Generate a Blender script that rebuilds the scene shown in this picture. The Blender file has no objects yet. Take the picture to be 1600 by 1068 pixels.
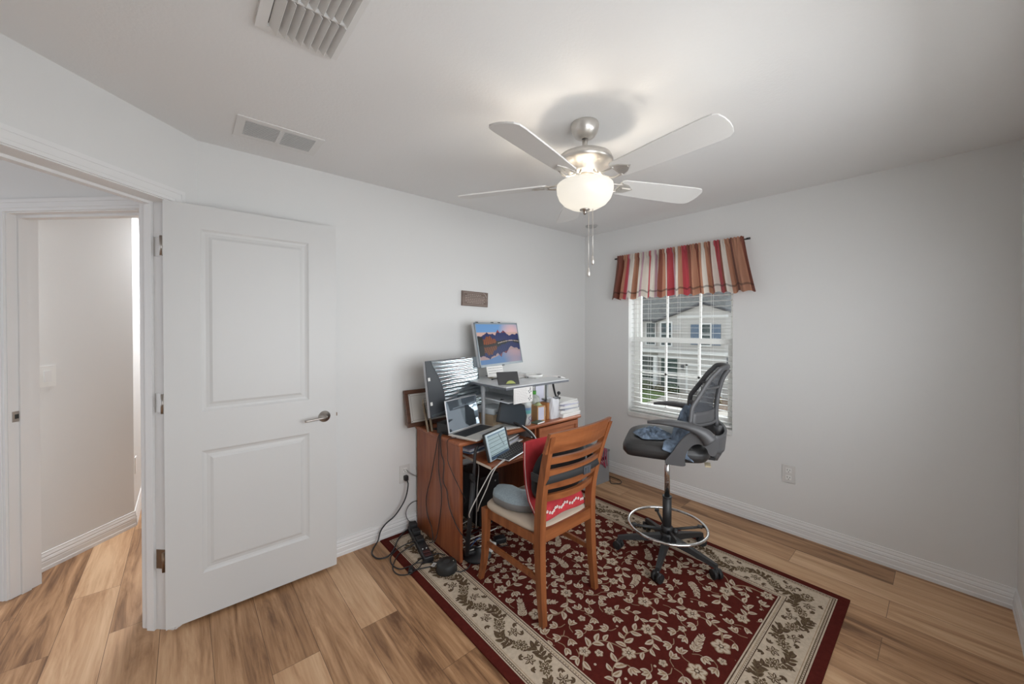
import bpy, bmesh, math, random
from mathutils import Vector, Matrix, Euler
sc = bpy.context.scene
COL = sc.collection
PI = math.pi
R = math.radians

# ------------------------------------------------------------------ helpers
def new_mat(name):
    m = bpy.data.materials.new(name); m.use_nodes = True
    nt = m.node_tree
    return m, nt, nt.nodes['Principled BSDF']

def mat(name, col, rough=.5, metal=0, spec=.5, bump=0, bscale=200, vary=0, vscale=8, alpha=1, emit=None, estr=0, coat=0, trans=0, sheen=0):
    m, nt, b = new_mat(name)
    b.inputs['Base Color'].default_value = (*col, 1)
    b.inputs['Roughness'].default_value = rough
    b.inputs['Metallic'].default_value = metal
    b.inputs['Specular IOR Level'].default_value = spec
    b.inputs['Coat Weight'].default_value = coat
    b.inputs['Transmission Weight'].default_value = trans
    b.inputs['Sheen Weight'].default_value = sheen
    b.inputs['Alpha'].default_value = alpha
    if emit:
        b.inputs['Emission Color'].default_value = (*emit, 1); b.inputs['Emission Strength'].default_value = estr
    tc = None
    if bump or vary:
        tc = nt.nodes.new('ShaderNodeTexCoord')
    if vary:
        n = nt.nodes.new('ShaderNodeTexNoise'); n.inputs['Scale'].default_value = vscale; n.inputs['Detail'].default_value = 5
        nt.links.new(tc.outputs['Object'], n.inputs['Vector'])
        r = nt.nodes.new('ShaderNodeValToRGB')
        r.color_ramp.elements[0].position = .3; r.color_ramp.elements[1].position = .7
        r.color_ramp.elements[0].color = (*[c*(1-vary) for c in col], 1)
        r.color_ramp.elements[1].color = (*[min(1, c*(1+vary)) for c in col], 1)
        nt.links.new(n.outputs['Fac'], r.inputs['Fac']); nt.links.new(r.outputs['Color'], b.inputs['Base Color'])
    if bump:
        n = nt.nodes.new('ShaderNodeTexNoise'); n.inputs['Scale'].default_value = bscale; n.inputs['Detail'].default_value = 3
        nt.links.new(tc.outputs['Object'], n.inputs['Vector'])
        bp = nt.nodes.new('ShaderNodeBump'); bp.inputs['Strength'].default_value = bump; bp.inputs['Distance'].default_value = .004
        nt.links.new(n.outputs['Fac'], bp.inputs['Height']); nt.links.new(bp.outputs['Normal'], b.inputs['Normal'])
    return m

def wood(name, c1, c2, axis='Z', scale=1.0, rough=.38):
    m, nt, b = new_mat(name)
    tc = nt.nodes.new('ShaderNodeTexCoord'); mp = nt.nodes.new('ShaderNodeMapping')
    s = {'X': (1.2, 14, 14), 'Y': (14, 1.2, 14), 'Z': (14, 14, 1.2)}[axis]
    mp.inputs['Scale'].default_value = [v*scale for v in s]
    nt.links.new(tc.outputs['Object'], mp.inputs['Vector'])
    n = nt.nodes.new('ShaderNodeTexNoise'); n.inputs['Scale'].default_value = 2.2; n.inputs['Detail'].default_value = 9; n.inputs['Distortion'].default_value = .6
    nt.links.new(mp.outputs['Vector'], n.inputs['Vector'])
    r = nt.nodes.new('ShaderNodeValToRGB'); e = r.color_ramp.elements
    e[0].position = .32; e[0].color = (*c1, 1); e[1].position = .7; e[1].color = (*c2, 1)
    nt.links.new(n.outputs['Fac'], r.inputs['Fac']); nt.links.new(r.outputs['Color'], b.inputs['Base Color'])
    b.inputs['Roughness'].default_value = rough
    return m

class MB:
    def __init__(s): s.bm = bmesh.new()
    def _fin(s, verts, mi, smooth=False):
        fs = {f for v in verts for f in v.link_faces}
        for f in fs:
            f.material_index = mi; f.smooth = smooth
    def box(s, a, b, mi=0, bev=0, rot=None, seg=2, about=None):
        a = Vector(a); b = Vector(b); c = (a+b)/2; d = b-a
        r = bmesh.ops.create_cube(s.bm, size=1); vs = r['verts']
        bmesh.ops.scale(s.bm, vec=[abs(x) for x in d], verts=vs)
        if bev:
            es = list({e for v in vs for e in v.link_edges})
            rr = bmesh.ops.bevel(s.bm, geom=es, offset=min(bev, .49*min(abs(x) for x in d)), segments=seg, affect='EDGES', profile=.5)
            vs = list({v for f in rr['faces'] for v in f.verts} | {v for v in vs if v.is_valid})
            # collect whole island
            st = list(vs); seen = set(vs)
            while st:
                v = st.pop()
                for e in v.link_edges:
                    o = e.other_vert(v)
                    if o not in seen: seen.add(o); st.append(o)
            vs = list(seen)
        if rot is not None:
            M = rot.to_matrix() if isinstance(rot, Euler) else rot
            bmesh.ops.rotate(s.bm, cent=(Vector(about)-c if about is not None else (0,0,0)), matrix=M, verts=vs)
        bmesh.ops.translate(s.bm, vec=c, verts=vs)
        s._fin(vs, mi, bool(bev) and seg > 2)
        return s
    def cyl(s, a, b, r, r2=None, n=20, mi=0, cap=True, smooth=True):
        a = Vector(a); b = Vector(b); r2 = r if r2 is None else r2
        d = b-a; q = d.to_track_quat('Z', 'Y')
        v1 = []; v2 = []
        for i in range(n):
            t = 2*PI*i/n; o = q @ Vector((math.cos(t), math.sin(t), 0))
            v1.append(s.bm.verts.new(a+o*r)); v2.append(s.bm.verts.new(b+o*r2))
        for i in range(n):
            f = s.bm.faces.new((v1[i], v1[(i+1) % n], v2[(i+1) % n], v2[i])); f.material_index = mi; f.smooth = smooth
        if cap:
            f = s.bm.faces.new(v1[::-1]); f.material_index = mi
            f = s.bm.faces.new(v2); f.material_index = mi
        return s
    def lathe(s, prof, o=(0,0,0), n=32, mi=0, close=False, axis=None):
        o = Vector(o); q = Vector(axis).to_track_quat('Z', 'Y') if axis is not None else None
        rings = []
        for (r, z) in prof:
            ring = []
            for i in range(n):
                t = 2*PI*i/n; p = Vector((max(r, 1e-5)*math.cos(t), max(r, 1e-5)*math.sin(t), z))
                if q: p = q @ p
                ring.append(s.bm.verts.new(o+p))
            rings.append(ring)
        for k in range(len(rings)-1):
            for i in range(n):
                f = s.bm.faces.new((rings[k][i], rings[k][(i+1) % n], rings[k+1][(i+1) % n], rings[k+1][i])); f.material_index = mi; f.smooth = True
        return s
    def tube(s, pts, r, n=8, mi=0, smoothpath=True, sub=4, closed=False, flat=None, r_end=None):
        P = [Vector(p) for p in pts]
        if smoothpath and len(P) > 2: P = catmull(P, sub, closed)
        N = len(P); rings = []
        up = None
        for i in range(N):
            if closed: t = P[(i+1) % N]-P[i-1]
            else: t = P[min(i+1, N-1)]-P[max(i-1, 0)]
            if t.length < 1e-9: t = Vector((0, 0, 1))
            t.normalize()
            if up is None:
                up = Vector((0, 0, 1)) if abs(t.z) < .9 else Vector((1, 0, 0))
            side = t.cross(up).normalized(); up = side.cross(t).normalized()
            rr = r if r_end is None else r + (r_end-r)*i/(N-1)
            ring = []
            for k in range(n):
                a = 2*PI*k/n
                w = flat if flat else 1
                ring.append(s.bm.verts.new(P[i]+side*(rr*math.cos(a))+up*(rr*w*math.sin(a))))
            rings.append(ring)
        m = N if closed else N-1
        for i in range(m):
            A = rings[i]; B = rings[(i+1) % N]
            for k in range(n):
                f = s.bm.faces.new((A[k], A[(k+1) % n], B[(k+1) % n], B[k])); f.material_index = mi; f.smooth = True
        if not closed:
            f = s.bm.faces.new(rings[0][::-1]); f.material_index = mi
            f = s.bm.faces.new(rings[-1]); f.material_index = mi
        return s
    def prism(s, poly, z0, z1, mi=0, M=None):
        """poly of (x,y), extruded z0..z1, optional matrix"""
        M = M or Matrix.Identity(4)
        a = [s.bm.verts.new(M @ Vector((x, y, z0))) for x, y in poly]
        b = [s.bm.verts.new(M @ Vector((x, y, z1))) for x, y in poly]
        n = len(poly); fs = []
        fs.append(s.bm.faces.new(a[::-1])); fs.append(s.bm.faces.new(b))
        for i in range(n): fs.append(s.bm.faces.new((a[i], a[(i+1) % n], b[(i+1) % n], b[i])))
        for f in fs: f.material_index = mi
        return s
    def poly(s, pts, mi=0):
        f = s.bm.faces.new([s.bm.verts.new(Vector(p)) for p in pts]); f.material_index = mi
        return s
    def grid(s, fn, nu, nv, mi=0, smooth=True, thick=0):
        """fn(u,v)->Vector for u,v in 0..1"""
        V = [[s.bm.verts.new(Vector(fn(i/nu, j/nv))) for j in range(nv+1)] for i in range(nu+1)]
        fs = []
        for i in range(nu):
            for j in range(nv):
                f = s.bm.faces.new((V[i][j], V[i+1][j], V[i+1][j+1], V[i][j+1])); f.material_index = mi; f.smooth = smooth; fs.append(f)
        if thick:
            bmesh.ops.recalc_face_normals(s.bm, faces=fs)
            bmesh.ops.solidify(s.bm, geom=fs, thickness=thick)
        return s
    def sphere(s, c, r, mi=0, scale=(1,1,1), n=16):
        rr = bmesh.ops.create_uvsphere(s.bm, u_segments=n*2, v_segments=n, radius=r)
        bmesh.ops.scale(s.bm, vec=scale, verts=rr['verts']); bmesh.ops.translate(s.bm, vec=c, verts=rr['verts'])
        s._fin(rr['verts'], mi, True)
        return s

def catmull(P, sub, closed=False):
    out = []; n = len(P)
    rng = range(n) if closed else range(n-1)
    for i in rng:
        p0 = P[(i-1) % n] if closed or i > 0 else P[0]*2-P[1]
        p1 = P[i]; p2 = P[(i+1) % n]
        p3 = P[(i+2) % n] if closed or i+2 < n else P[-1]*2-P[-2]
        for k in range(sub):
            t = k/sub
            out.append(.5*((2*p1)+(-p0+p2)*t+(2*p0-5*p1+4*p2-p3)*t*t+(-p0+3*p1-3*p2+p3)*t**3))
    if not closed: out.append(P[-1])
    return out

def obj(name, mb, mats, parent=None, local=True, sharp=None):
    """link a mesh; when local=False the vertices are world coordinates and get moved into the parent's frame"""
    me = bpy.data.meshes.new(name)
    if isinstance(mb, MB):
        bm = mb.bm
        if parent is not None and not local:
            W = world(parent).inverted()
            bmesh.ops.transform(bm, matrix=W, verts=bm.verts)
        bmesh.ops.recalc_face_normals(bm, faces=bm.faces)
        bm.to_mesh(me); bm.free()
    o = bpy.data.objects.new(name, me); COL.objects.link(o)
    for m in (mats if isinstance(mats, (list, tuple)) else [mats]): me.materials.append(m)
    if parent is not None: o.parent = parent
    return o

def world(o):
    M = Matrix.LocRotScale(o.location, o.rotation_euler, o.scale)
    return world(o.parent) @ M if o.parent else M

def thing(name, label, cat, loc=(0,0,0), rz=0, group=None, rot=None):
    o = bpy.data.objects.new(name, None); COL.objects.link(o); o.empty_display_size = .1
    o.location = loc; o.rotation_euler = rot if rot else (0, 0, rz)
    o['label'] = label; o['category'] = cat
    if group: o['group'] = group
    return o
def tag(o, label, cat, group=None, kind=None):
    o['label'] = label; o['category'] = cat
    if group: o['group'] = group
    if kind: o['kind'] = kind
    return o
def struct(name, mb, m, label=None):
    o = obj(name, mb, m); o['kind'] = 'structure'
    if label: o['label'] = label
    return o
def one(name, mb, m, label, cat, loc=(0,0,0), group=None, rz=0):
    """a thing that is one mesh; verts local to loc"""
    o = obj(name, mb, m); o.location = loc; o.rotation_euler = (0, 0, rz); tag(o, label, cat, group); return o
def text_mesh(name, body, size, m, parent, M, align='CENTER'):
    cu = bpy.data.curves.new(name, 'FONT'); cu.body = body; cu.size = size; cu.align_x = align; cu.align_y = 'CENTER'; cu.extrude = .0002
    t = bpy.data.objects.new(name, cu); COL.objects.link(t)
    dg = bpy.context.evaluated_depsgraph_get(); me = bpy.data.meshes.new_from_object(t.evaluated_get(dg))
    COL.objects.unlink(t); bpy.data.objects.remove(t)
    o = bpy.data.objects.new(name, me); COL.objects.link(o); me.materials.clear(); me.materials.append(m)
    me.transform(M); o.parent = parent
    return o

# ------------------------------------------------------------------ materials
def wallmat(name, col, bscale=260, bstr=.12, rough=.85):
    return mat(name, col, rough=rough, spec=.25, bump=bstr, bscale=bscale)
M_wall = wallmat('wall_paint', (.71, .71, .70))
M_ceil = wallmat('ceiling_paint', (.79, .79, .785), bscale=90, bstr=.2)
M_trim = mat('trim_paint', (.75, .75, .745), rough=.4, spec=.4)
M_door = mat('door_paint', (.60, .60, .592), rough=.42, spec=.4)
M_white = mat('white_plastic', (.78, .78, .76), rough=.4)
M_vinyl = mat('vinyl_frame', (.85, .85, .83), rough=.35)
M_nickel = mat('satin_nickel', (.45, .42, .39), rough=.32, metal=1)
M_bronze = mat('hinge_bronze', (.22, .15, .10), rough=.4, metal=.9)
M_chrome = mat('chrome', (.75, .75, .75), rough=.12, metal=1)
M_black = mat('black_plastic', (.018, .018, .02), rough=.45)
M_blackm = mat('black_rubber', (.012, .012, .013), rough=.6)
M_dark = mat('dark_gap', (.03, .03, .03), rough=.8)
M_cherry = wood('cherry_laminate_upright', (.21, .055, .02), (.36, .115, .045), 'Z')
M_cherryx = wood('cherry_laminate', (.24, .065, .024), (.40, .14, .058), 'X')
M_chair = wood('oak_chair', (.17, .050, .016), (.31, .105, .036), 'Z', rough=.35)
M_chairx = wood('oak_chair_rail', (.17, .050, .016), (.31, .105, .036), 'X', rough=.35)
M_paper = mat('paper', (.78, .77, .75), rough=.8)
M_greyp = mat('grey_plastic', (.38, .39, .40), rough=.45)
M_silver = mat('silver_plastic', (.55, .56, .58), rough=.3, metal=.6)
M_glassdark = mat('dark_screen_glass', (.012, .014, .018), rough=.08, spec=.8, coat=.5)
M_ink = mat('ink', (.08, .08, .09), rough=.8)
M_tape = mat('label_white', (.7, .7, .68), rough=.6)

# floor: oak planks running along Y
def floor_mat():
    m, nt, b = new_mat('oak_plank_floor')
    L = nt.links.new; N = nt.nodes.new
    tc = N('ShaderNodeTexCoord'); mp = N('ShaderNodeMapping')
    mp.inputs['Rotation'].default_value = (0, 0, PI/2)
    mp.inputs['Location'].default_value = (.07, .035, 0)
    L(tc.outputs['Object'], mp.inputs['Vector'])
    br = N('ShaderNodeTexBrick'); br.inputs['Scale'].default_value = 1
    br.inputs['Brick Width'].default_value = 1.22; br.inputs['Row Height'].default_value = .185
    br.inputs['Mortar Size'].default_value = .0011; br.inputs['Mortar Smooth'].default_value = .3; br.offset = .37; br.inputs['Bias'].default_value = 0
    br.inputs['Color1'].default_value = (0, 0, 0, 1); br.inputs['Color2'].default_value = (1, 1, 1, 1); br.inputs['Mortar'].default_value = (.5, .5, .5, 1)
    L(mp.outputs['Vector'], br.inputs['Vector'])
    # per plank offset
    sx = N('ShaderNodeSeparateXYZ'); L(mp.outputs['Vector'], sx.inputs[0])
    sep = N('ShaderNodeSeparateColor'); L(br.outputs['Color'], sep.inputs[0])
    mul = N('ShaderNodeMath'); mul.operation = 'MULTIPLY'; mul.inputs[1].default_value = 37; L(sep.outputs[0], mul.inputs[0])
    cb = N('ShaderNodeCombineXYZ'); 
    m1 = N('ShaderNodeMath'); m1.operation = 'MULTIPLY'; m1.inputs[1].default_value = .55; L(sx.outputs['X'], m1.inputs[0])
    m2 = N('ShaderNodeMath'); m2.operation = 'MULTIPLY'; m2.inputs[1].default_value = 6.2; L(sx.outputs['Y'], m2.inputs[0])
    L(m1.outputs[0], cb.inputs['X']); L(m2.outputs[0], cb.inputs['Y']); L(mul.outputs[0], cb.inputs['Z'])
    n1 = N('ShaderNodeTexNoise'); n1.inputs['Scale'].default_value = 2.2; n1.inputs['Detail'].default_value = 9; n1.inputs['Roughness'].default_value = .66; n1.inputs['Distortion'].default_value = .9
    L(cb.outputs[0], n1.inputs['Vector'])
    # fine grain
    cb2 = N('ShaderNodeCombineXYZ'); m3 = N('ShaderNodeMath'); m3.operation = 'MULTIPLY'; m3.inputs[1].default_value = 3; L(sx.outputs['X'], m3.inputs[0])
    m4 = N('ShaderNodeMath'); m4.operation = 'MULTIPLY'; m4.inputs[1].default_value = 70; L(sx.outputs['Y'], m4.inputs[0])
    L(m3.outputs[0], cb2.inputs['X']); L(m4.outputs[0], cb2.inputs['Y']); L(mul.outputs[0], cb2.inputs['Z'])
    n2 = N('ShaderNodeTexNoise'); n2.inputs['Scale'].default_value = 1.5; n2.inputs['Detail'].default_value = 6
    L(cb2.outputs[0], n2.inputs['Vector'])
    rp = N('ShaderNodeValToRGB'); e = rp.color_ramp.elements
    e[0].position = .22; e[0].color = (.15, .072, .034, 1)
    e[1].position = .78; e[1].color = (.66, .44, .265, 1)
    k = e.new(.38); k.color = (.345, .188, .093, 1)
    k = e.new(.55); k.color = (.51, .305, .168, 1)
    add = N('ShaderNodeMath'); add.operation = 'MULTIPLY_ADD'; add.inputs[1].default_value = .26; L(n2.outputs['Fac'], add.inputs[0])
    a2 = N('ShaderNodeMath'); a2.operation = 'MULTIPLY_ADD'; a2.inputs[1].default_value = .30; a2.inputs[2].default_value = -.30; L(sep.outputs[0], a2.inputs[0])
    L(a2.outputs[0], add.inputs[2])
    sm = N('ShaderNodeMath'); sm.operation = 'ADD'; L(n1.outputs['Fac'], sm.inputs[0]); L(add.outputs[0], sm.inputs[1])
    L(sm.outputs[0], rp.inputs['Fac'])
    mix = N('ShaderNodeMix'); mix.data_type = 'RGBA'; mix.inputs[7].default_value = (.10, .055, .03, 1)
    L(br.outputs['Fac'], mix.inputs[0]); L(rp.outputs['Color'], mix.inputs[6]); L(mix.outputs[2], b.inputs['Base Color'])
    b.inputs['Roughness'].default_value = .42; b.inputs['Specular IOR Level'].default_value = .35
    bp = N('ShaderNodeBump'); bp.inputs['Strength'].default_value = .12; bp.inputs['Distance'].default_value = .002
    L(n2.outputs['Fac'], bp.inputs['Height']); L(bp.outputs['Normal'], b.inputs['Normal'])
    return m
M_floor = floor_mat()

# ------------------------------------------------------------------ room shell
H = 2.44
XC = -3.2113           # corner between desk wall and the 45 degree door wall
YD = -2.8126           # wall behind the camera
r2 = math.sqrt(.5)
# door wall frame: s runs from the corner along (-1,-1)/sqrt2, n points into the room (+x,-y)
def C(s, n, z): return Vector((XC - s*r2 + n*r2, -s*r2 - n*r2, z))
TC = .16               # thickness of the door wall
def sC(x, y): return (-(x-XC) - y)*r2

fl = MB(); fl.box((-7.2, -3.2, -.12), (.25, 3.4, 0)); struct('floor', fl, M_floor)
ce = MB(); ce.box((-7.2, -3.2, H), (.25, 3.4, H+.1)); struct('ceiling', ce, M_ceil)

# desk wall (left in the photo)
w = MB(); w.box((XC+.0, 0, 0), (.16, .14, H)); struct('wall_left', w, M_wall)
# window wall with opening
WY0, WY1, WZ0, WZ1 = -1.455, -.53, .655, 2.10
w = MB(); TW = .17
w.box((0, YD-.14, 0), (TW, WY0, H)); w.box((0, WY1, 0), (TW, 0, H)); w.box((0, WY0, 0), (TW, WY1, WZ0-.042)); w.box((0, WY0, WZ1), (TW, WY1, H))
struct('wall_right', w, M_wall)
# back wall behind the camera with an added opening that lets in fill light
BX0, BX1, BZ0, BZ1 = -3.12, -1.02, .45, 1.95
w = MB(); w.box((-7.1, YD-.14, 0), (BX0, YD, H)); w.box((BX1, YD-.14, 0), (0, YD, H)); w.box((BX0, YD-.14, 0), (BX1, YD, BZ0)); w.box((BX0, YD-.14, BZ1), (BX1, YD, H))
struct('wall_back', w, M_wall)
# door wall (45 degrees)
SJ0 = .148             # hinge jamb face
SJ1 = SJ0+.80
HD = 2.075
def cbox(mb, s0, s1, n0, n1, z0, z1, mi=0):
    p = [C(s0, n0, 0), C(s1, n0, 0), C(s1, n1, 0), C(s0, n1, 0)]
    mb.prism([(q.x, q.y) for q in p], z0, z1, mi); return mb
w = MB(); cbox(w, -.0, SJ0-.018, 0, -TC, 0, H); cbox(w, SJ1+.018, 4.2, 0, -TC, 0, H); cbox(w, SJ0-.018, SJ1+.018, 0, -TC, HD+.018, H)
struct('wall_door', w, M_wall)

# casing profile round the doorway, jamb with stop
def casing(mb, s0, s1, z0, z1, side=1, n=0, wd=.062):
    pass
dj = MB()
cbox(dj, SJ0-.018, SJ0, .0, -TC, 0, HD+.018); cbox(dj, SJ1, SJ1+.018, 0, -TC, 0, HD+.018); cbox(dj, SJ0, SJ1, 0, -TC, HD, HD+.018)
cbox(dj, SJ0, SJ0+.012, -.088, -.125, 0, HD); cbox(dj, SJ1-.012, SJ1, -.088, -.125, 0, HD); cbox(dj, SJ0+.012, SJ1-.012, -.088, -.125, HD-.012, HD)
struct('trim_1', dj, M_trim, 'white door jamb and stop in the angled wall')
cs = MB()
for (n0, sg) in ((0, 1), (-TC, -1)):
    for (a, b, t) in ((.005, .02, .008), (.02, .048, .010), (.048, .066, .013)):
        nn = n0 + sg*t
        cbox(cs, SJ0-b, SJ0-a, n0, nn, 0, HD+b); cbox(cs, SJ1+a, SJ1+b, n0, nn, 0, HD+b)
        cbox(cs, SJ0-a, SJ1+a, n0, nn, HD+a, HD+b)
struct('trim_2', cs, M_trim, 'white moulded casing round the open doorway')

# hall beyond: wall with a second doorway, side wall, end wall
EC = -3.24
def E_(t, n, z):  # t = x-y , n = distance beyond the plane x+y=EC
    k = EC + n/r2
    return Vector(((k+t)/2, (k-t)/2, z))
def ebox(mb, t0, t1, n0, n1, z0, z1, mi=0):
    p = [E_(t0, n0, 0), E_(t1, n0, 0), E_(t1, n1, 0), E_(t0, n1, 0)]
    mb.prism([(q.x, q.y) for q in p], z0, z1, mi); return mb
T0, T1, TE, HE = -4.73, -3.62, .13, 2.08
w = MB(); ebox(w, -6.6, T0-.018, 0, TE, 0, H); ebox(w, T1+.018, -3.43, 0, TE, 0, H); ebox(w, T0-.018, T1+.018, 0, TE, HE+.018, H)
struct('wall_hall', w, M_wall)
j = MB(); ebox(j, T0-.018, T0, 0, TE, 0, HE+.018); ebox(j, T1, T1+.018, 0, TE, 0, HE+.018); ebox(j, T0, T1, 0, TE, HE, HE+.018)
ebox(j, T0, T0+.014, .042, .08, 0, HE); ebox(j, T0+.014, T1, .042, .08, HE-.014, HE)
for a, b, t in ((.008, .03, .010), (.03, .066, .014), (.066, .09, .018)):
    ebox(j, T0-b, T0-a, 0, -t, 0, HE+b*.75); ebox(j, T0-a, T1+a, 0, -t, HE+a*.75, HE+b*.75); ebox(j, T1+a, T1+b, 0, -t, 0, HE+b*.75)
struct('trim_3', j, M_trim, 'white jamb and casing of the doorway across the hall')
# side wall of the far room (x-y = TF) running along (1,1), then a return wall
TF = -4.93
def F_(u, n, z): # u = x+y ; n distance towards room
    t = TF + n/r2
    return Vector(((u+t)/2, (u-t)/2, z))
def fbox(mb, u0, u1, n0, n1, z0, z1, mi=0):
    p = [F_(u0, n0, 0), F_(u1, n0, 0), F_(u1, n1, 0), F_(u0, n1, 0)]
    mb.prism([(q.x, q.y) for q in p], z0, z1, mi); return mb
w = MB(); fbox(w, EC+TE/r2, -2.18, 0, -.12, 0, H); struct('wall_far', w, M_wall)
gx, gy = F_(-2.18, 0, 0).x, F_(-2.18, 0, 0).y
w = MB(); w.box((gx-.12, gy, 0), (gx, gy+1.4, H)); struct('wall_return', w, M_wall)
w = MB(); w.box((gx-.12, gy+1.4, 0), (.3, gy+1.52, H)); w.box((-.15, .14, 0), (0, gy+1.4, H)); struct('wall_north', w, M_wall)

# baseboards (colonial profile)
PROF = [(.0, 0), (.016, 0), (.016, .020), (.0135, .024), (.0135, .050), (.011, .056), (.0135, .062), (.0115, .074), (.0085, .080), (.010, .086), (.006, .100), (.006, .108), (0, .110)]
def baseboard(name, a, b, nrm, label=None):
    mb = MB(); a = Vector((*a, 0)); b = Vector((*b, 0)); n = Vector((*nrm, 0)).normalized()
    va = [mb.bm.verts.new(a+n*t+Vector((0, 0, z))) for t, z in PROF]; vb = [mb.bm.verts.new(b+n*t+Vector((0, 0, z))) for t, z in PROF]
    for i in range(len(PROF)-1): mb.bm.faces.new((va[i], va[i+1], vb[i+1], vb[i]))
    mb.bm.faces.new(va[::-1]); mb.bm.faces.new(vb)
    return struct(name, mb, M_trim, label)
baseboard('baseboard_left', (XC+.01, 0), (0, 0), (0, -1)); baseboard('baseboard_right', (0, 0), (0, YD), (-1, 0)); baseboard('baseboard_back', (0, YD), (-6, YD), (0, 1))
a = C(0, 0, 0); b = C(SJ0-.066, 0, 0); baseboard('baseboard_door', (a.x, a.y), (b.x, b.y), (r2, -r2))
a = F_(EC+TE/r2, 0, 0); b = F_(-2.18, 0, 0); baseboard('baseboard_far', (a.x, a.y), (b.x, b.y), (r2, -r2)); baseboard('baseboard_return', (gx, gy), (gx, gy+1.4), (1, 0))

# ------------------------------------------------------------------ open panel door
DX0, DX1, DY0, DY1, DZ0, DZ1 = -3.343, -2.571, -.120, -.086, .020, 2.076
def door_leaf():
    mb = MB()
    ps = [(DX0+.137, DX1-.148, .237, .852), (DX0+.137, DX1-.148, 1.047, 1.960)]
    xs = sorted({DX0, DX1, ps[0][0], ps[0][1]}); zs = sorted({DZ0, DZ1, *[v for p in ps for v in p[2:]]})
    for (Y, sg) in ((DY0, 1), (DY1, -1)):
        for i in range(len(xs)-1):
            for k in range(len(zs)-1):
                hole = (i == 1 and any(abs(zs[k]-p[2]) < 1e-6 for p in ps))
                if not hole: mb.poly([(xs[i], Y, zs[k]), (xs[i+1], Y, zs[k]), (xs[i+1], Y, zs[k+1]), (xs[i], Y, zs[k+1])])
        for (x0, x1, z0, z1) in ps:
            rings = [(0, 0), (.010, .0065), (.020, .009), (.034, .0075), (.046, .002)]
            prev = None
            for ins, dp in rings:
                c = [(x0+ins, Y+sg*dp, z0+ins), (x1-ins, Y+sg*dp, z0+ins), (x1-ins, Y+sg*dp, z1-ins), (x0+ins, Y+sg*dp, z1-ins)]
                if prev:
                    for q in range(4): mb.poly([prev[q], prev[(q+1) % 4], c[(q+1) % 4], c[q]])
                prev = c
            mb.poly(prev)
    mb.poly([(DX0, DY0, DZ0), (DX0, DY1, DZ0), (DX0, DY1, DZ1), (DX0, DY0, DZ1)]); mb.poly([(DX1, DY0, DZ0), (DX1, DY1, DZ0), (DX1, DY1, DZ1), (DX1, DY0, DZ1)])
    mb.poly([(DX0, DY0, DZ1), (DX1, DY0, DZ1), (DX1, DY1, DZ1), (DX0, DY1, DZ1)]); mb.poly([(DX0, DY0, DZ0), (DX1, DY0, DZ0), (DX1, DY1, DZ0), (DX0, DY1, DZ0)])
    bmesh.ops.remove_doubles(mb.bm, verts=mb.bm.verts, dist=1e-5)
    return mb
door = thing('door_1', 'white two-panel door standing open against the desk wall', 'door', (DX0, DY1, 0)); door['kind'] = 'structure'
del door['category']
obj('door_leaf', door_leaf(), M_door, door, local=False)
kx, kz = -2.638, .938
mb = MB(); mb.lathe([(0, 0), (.033, 0), (.033, .004), (.029, .011), (.012, .013), (.0115, .045), (0, .045)], (kx, DY0, kz), axis=(0, -1, 0))
hd = obj('door_handle', mb, M_nickel, door, local=False)
mb = MB(); mb.tube([(kx, DY0-.042, kz), (kx-.03, DY0-.048, kz), (kx-.075, DY0-.05, kz-.002), (kx-.115, DY0-.048, kz-.004)], .0085, n=12, flat=.75)
lv = obj('lever', mb, M_nickel, hd, local=False)
mb = MB(); mb.box((DX1-.001, DY0+.008, kz-.028), (DX1+.002, DY1-.008, kz+.028)); mb.box((DX1, DY0+.012, kz-.01), (DX1+.010, DY1-.012, kz+.01), 0, bev=.002)
obj('latch', mb, M_bronze, door, local=False)
for i, z in enumerate((1.86, 1.105, .345)):
    mb = MB()
    a = C(SJ0-.001, -.008, z-.045)
    p = [C(SJ0, -.030, 0), C(SJ0+.002, -.030, 0), C(SJ0+.002, -.084, 0), C(SJ0, -.084, 0)]
    mb.prism([(q.x, q.y) for q in p], z-.046, z+.046)
    mb.cyl((DX0-.006, DY0+.014, z-.047), (DX0-.006, DY0+.014, z+.047), .0065, n=12)
    mb.prism([(DX0-.0025, DY0+.002), (DX0-.0005, DY0+.002), (DX0-.0005, DY1-.002), (DX0-.0025, DY1-.002)], z-.045, z+.045)
    obj('hinge', mb, M_nickel if i < 2 else M_bronze, door, local=False)
# strike plate on the far jamb
mb = MB(); 
p = [(T0+.0, .015), (T0+.004, .015), (T0+.004, .055), (T0, .055)]
q4 = [E_(t, n, 0) for t, n in p]; mb.prism([(q.x, q.y) for q in q4], .955, 1.012)
q4 = [E_(t, n, 0) for t, n in [(T0+.004, .024), (T0+.005, .024), (T0+.005, .040), (T0+.004, .040)]]; mb.prism([(q.x, q.y) for q in q4], .972, .996, 1)
one('strike_plate', mb, [M_nickel, M_dark], 'metal latch strike plate on the white jamb across the hall', 'strike plate')
# light switch in the far room
t = thing('light_switch', 'white rocker light switch on the wall seen through the doorway', 'light switch', F_(-2.86, 0, 1.12))
mb = MB(); fbox(mb, -2.93, -2.815, 0, .006, 1.108, 1.236); obj('switch_plate', mb, M_white, t, local=False)
mb = MB(); fbox(mb, -2.896, -2.849, .006, .010, 1.139, 1.205); obj('rocker', mb, M_trim, t, local=False)
mb = MB(); mb.box((gx, gy+.05, .37), (gx+.006, gy+.12, .49), bev=.002)
one('wall_outlet', mb, M_white, 'white outlet at the end of the room across the hall', 'outlet')

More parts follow.
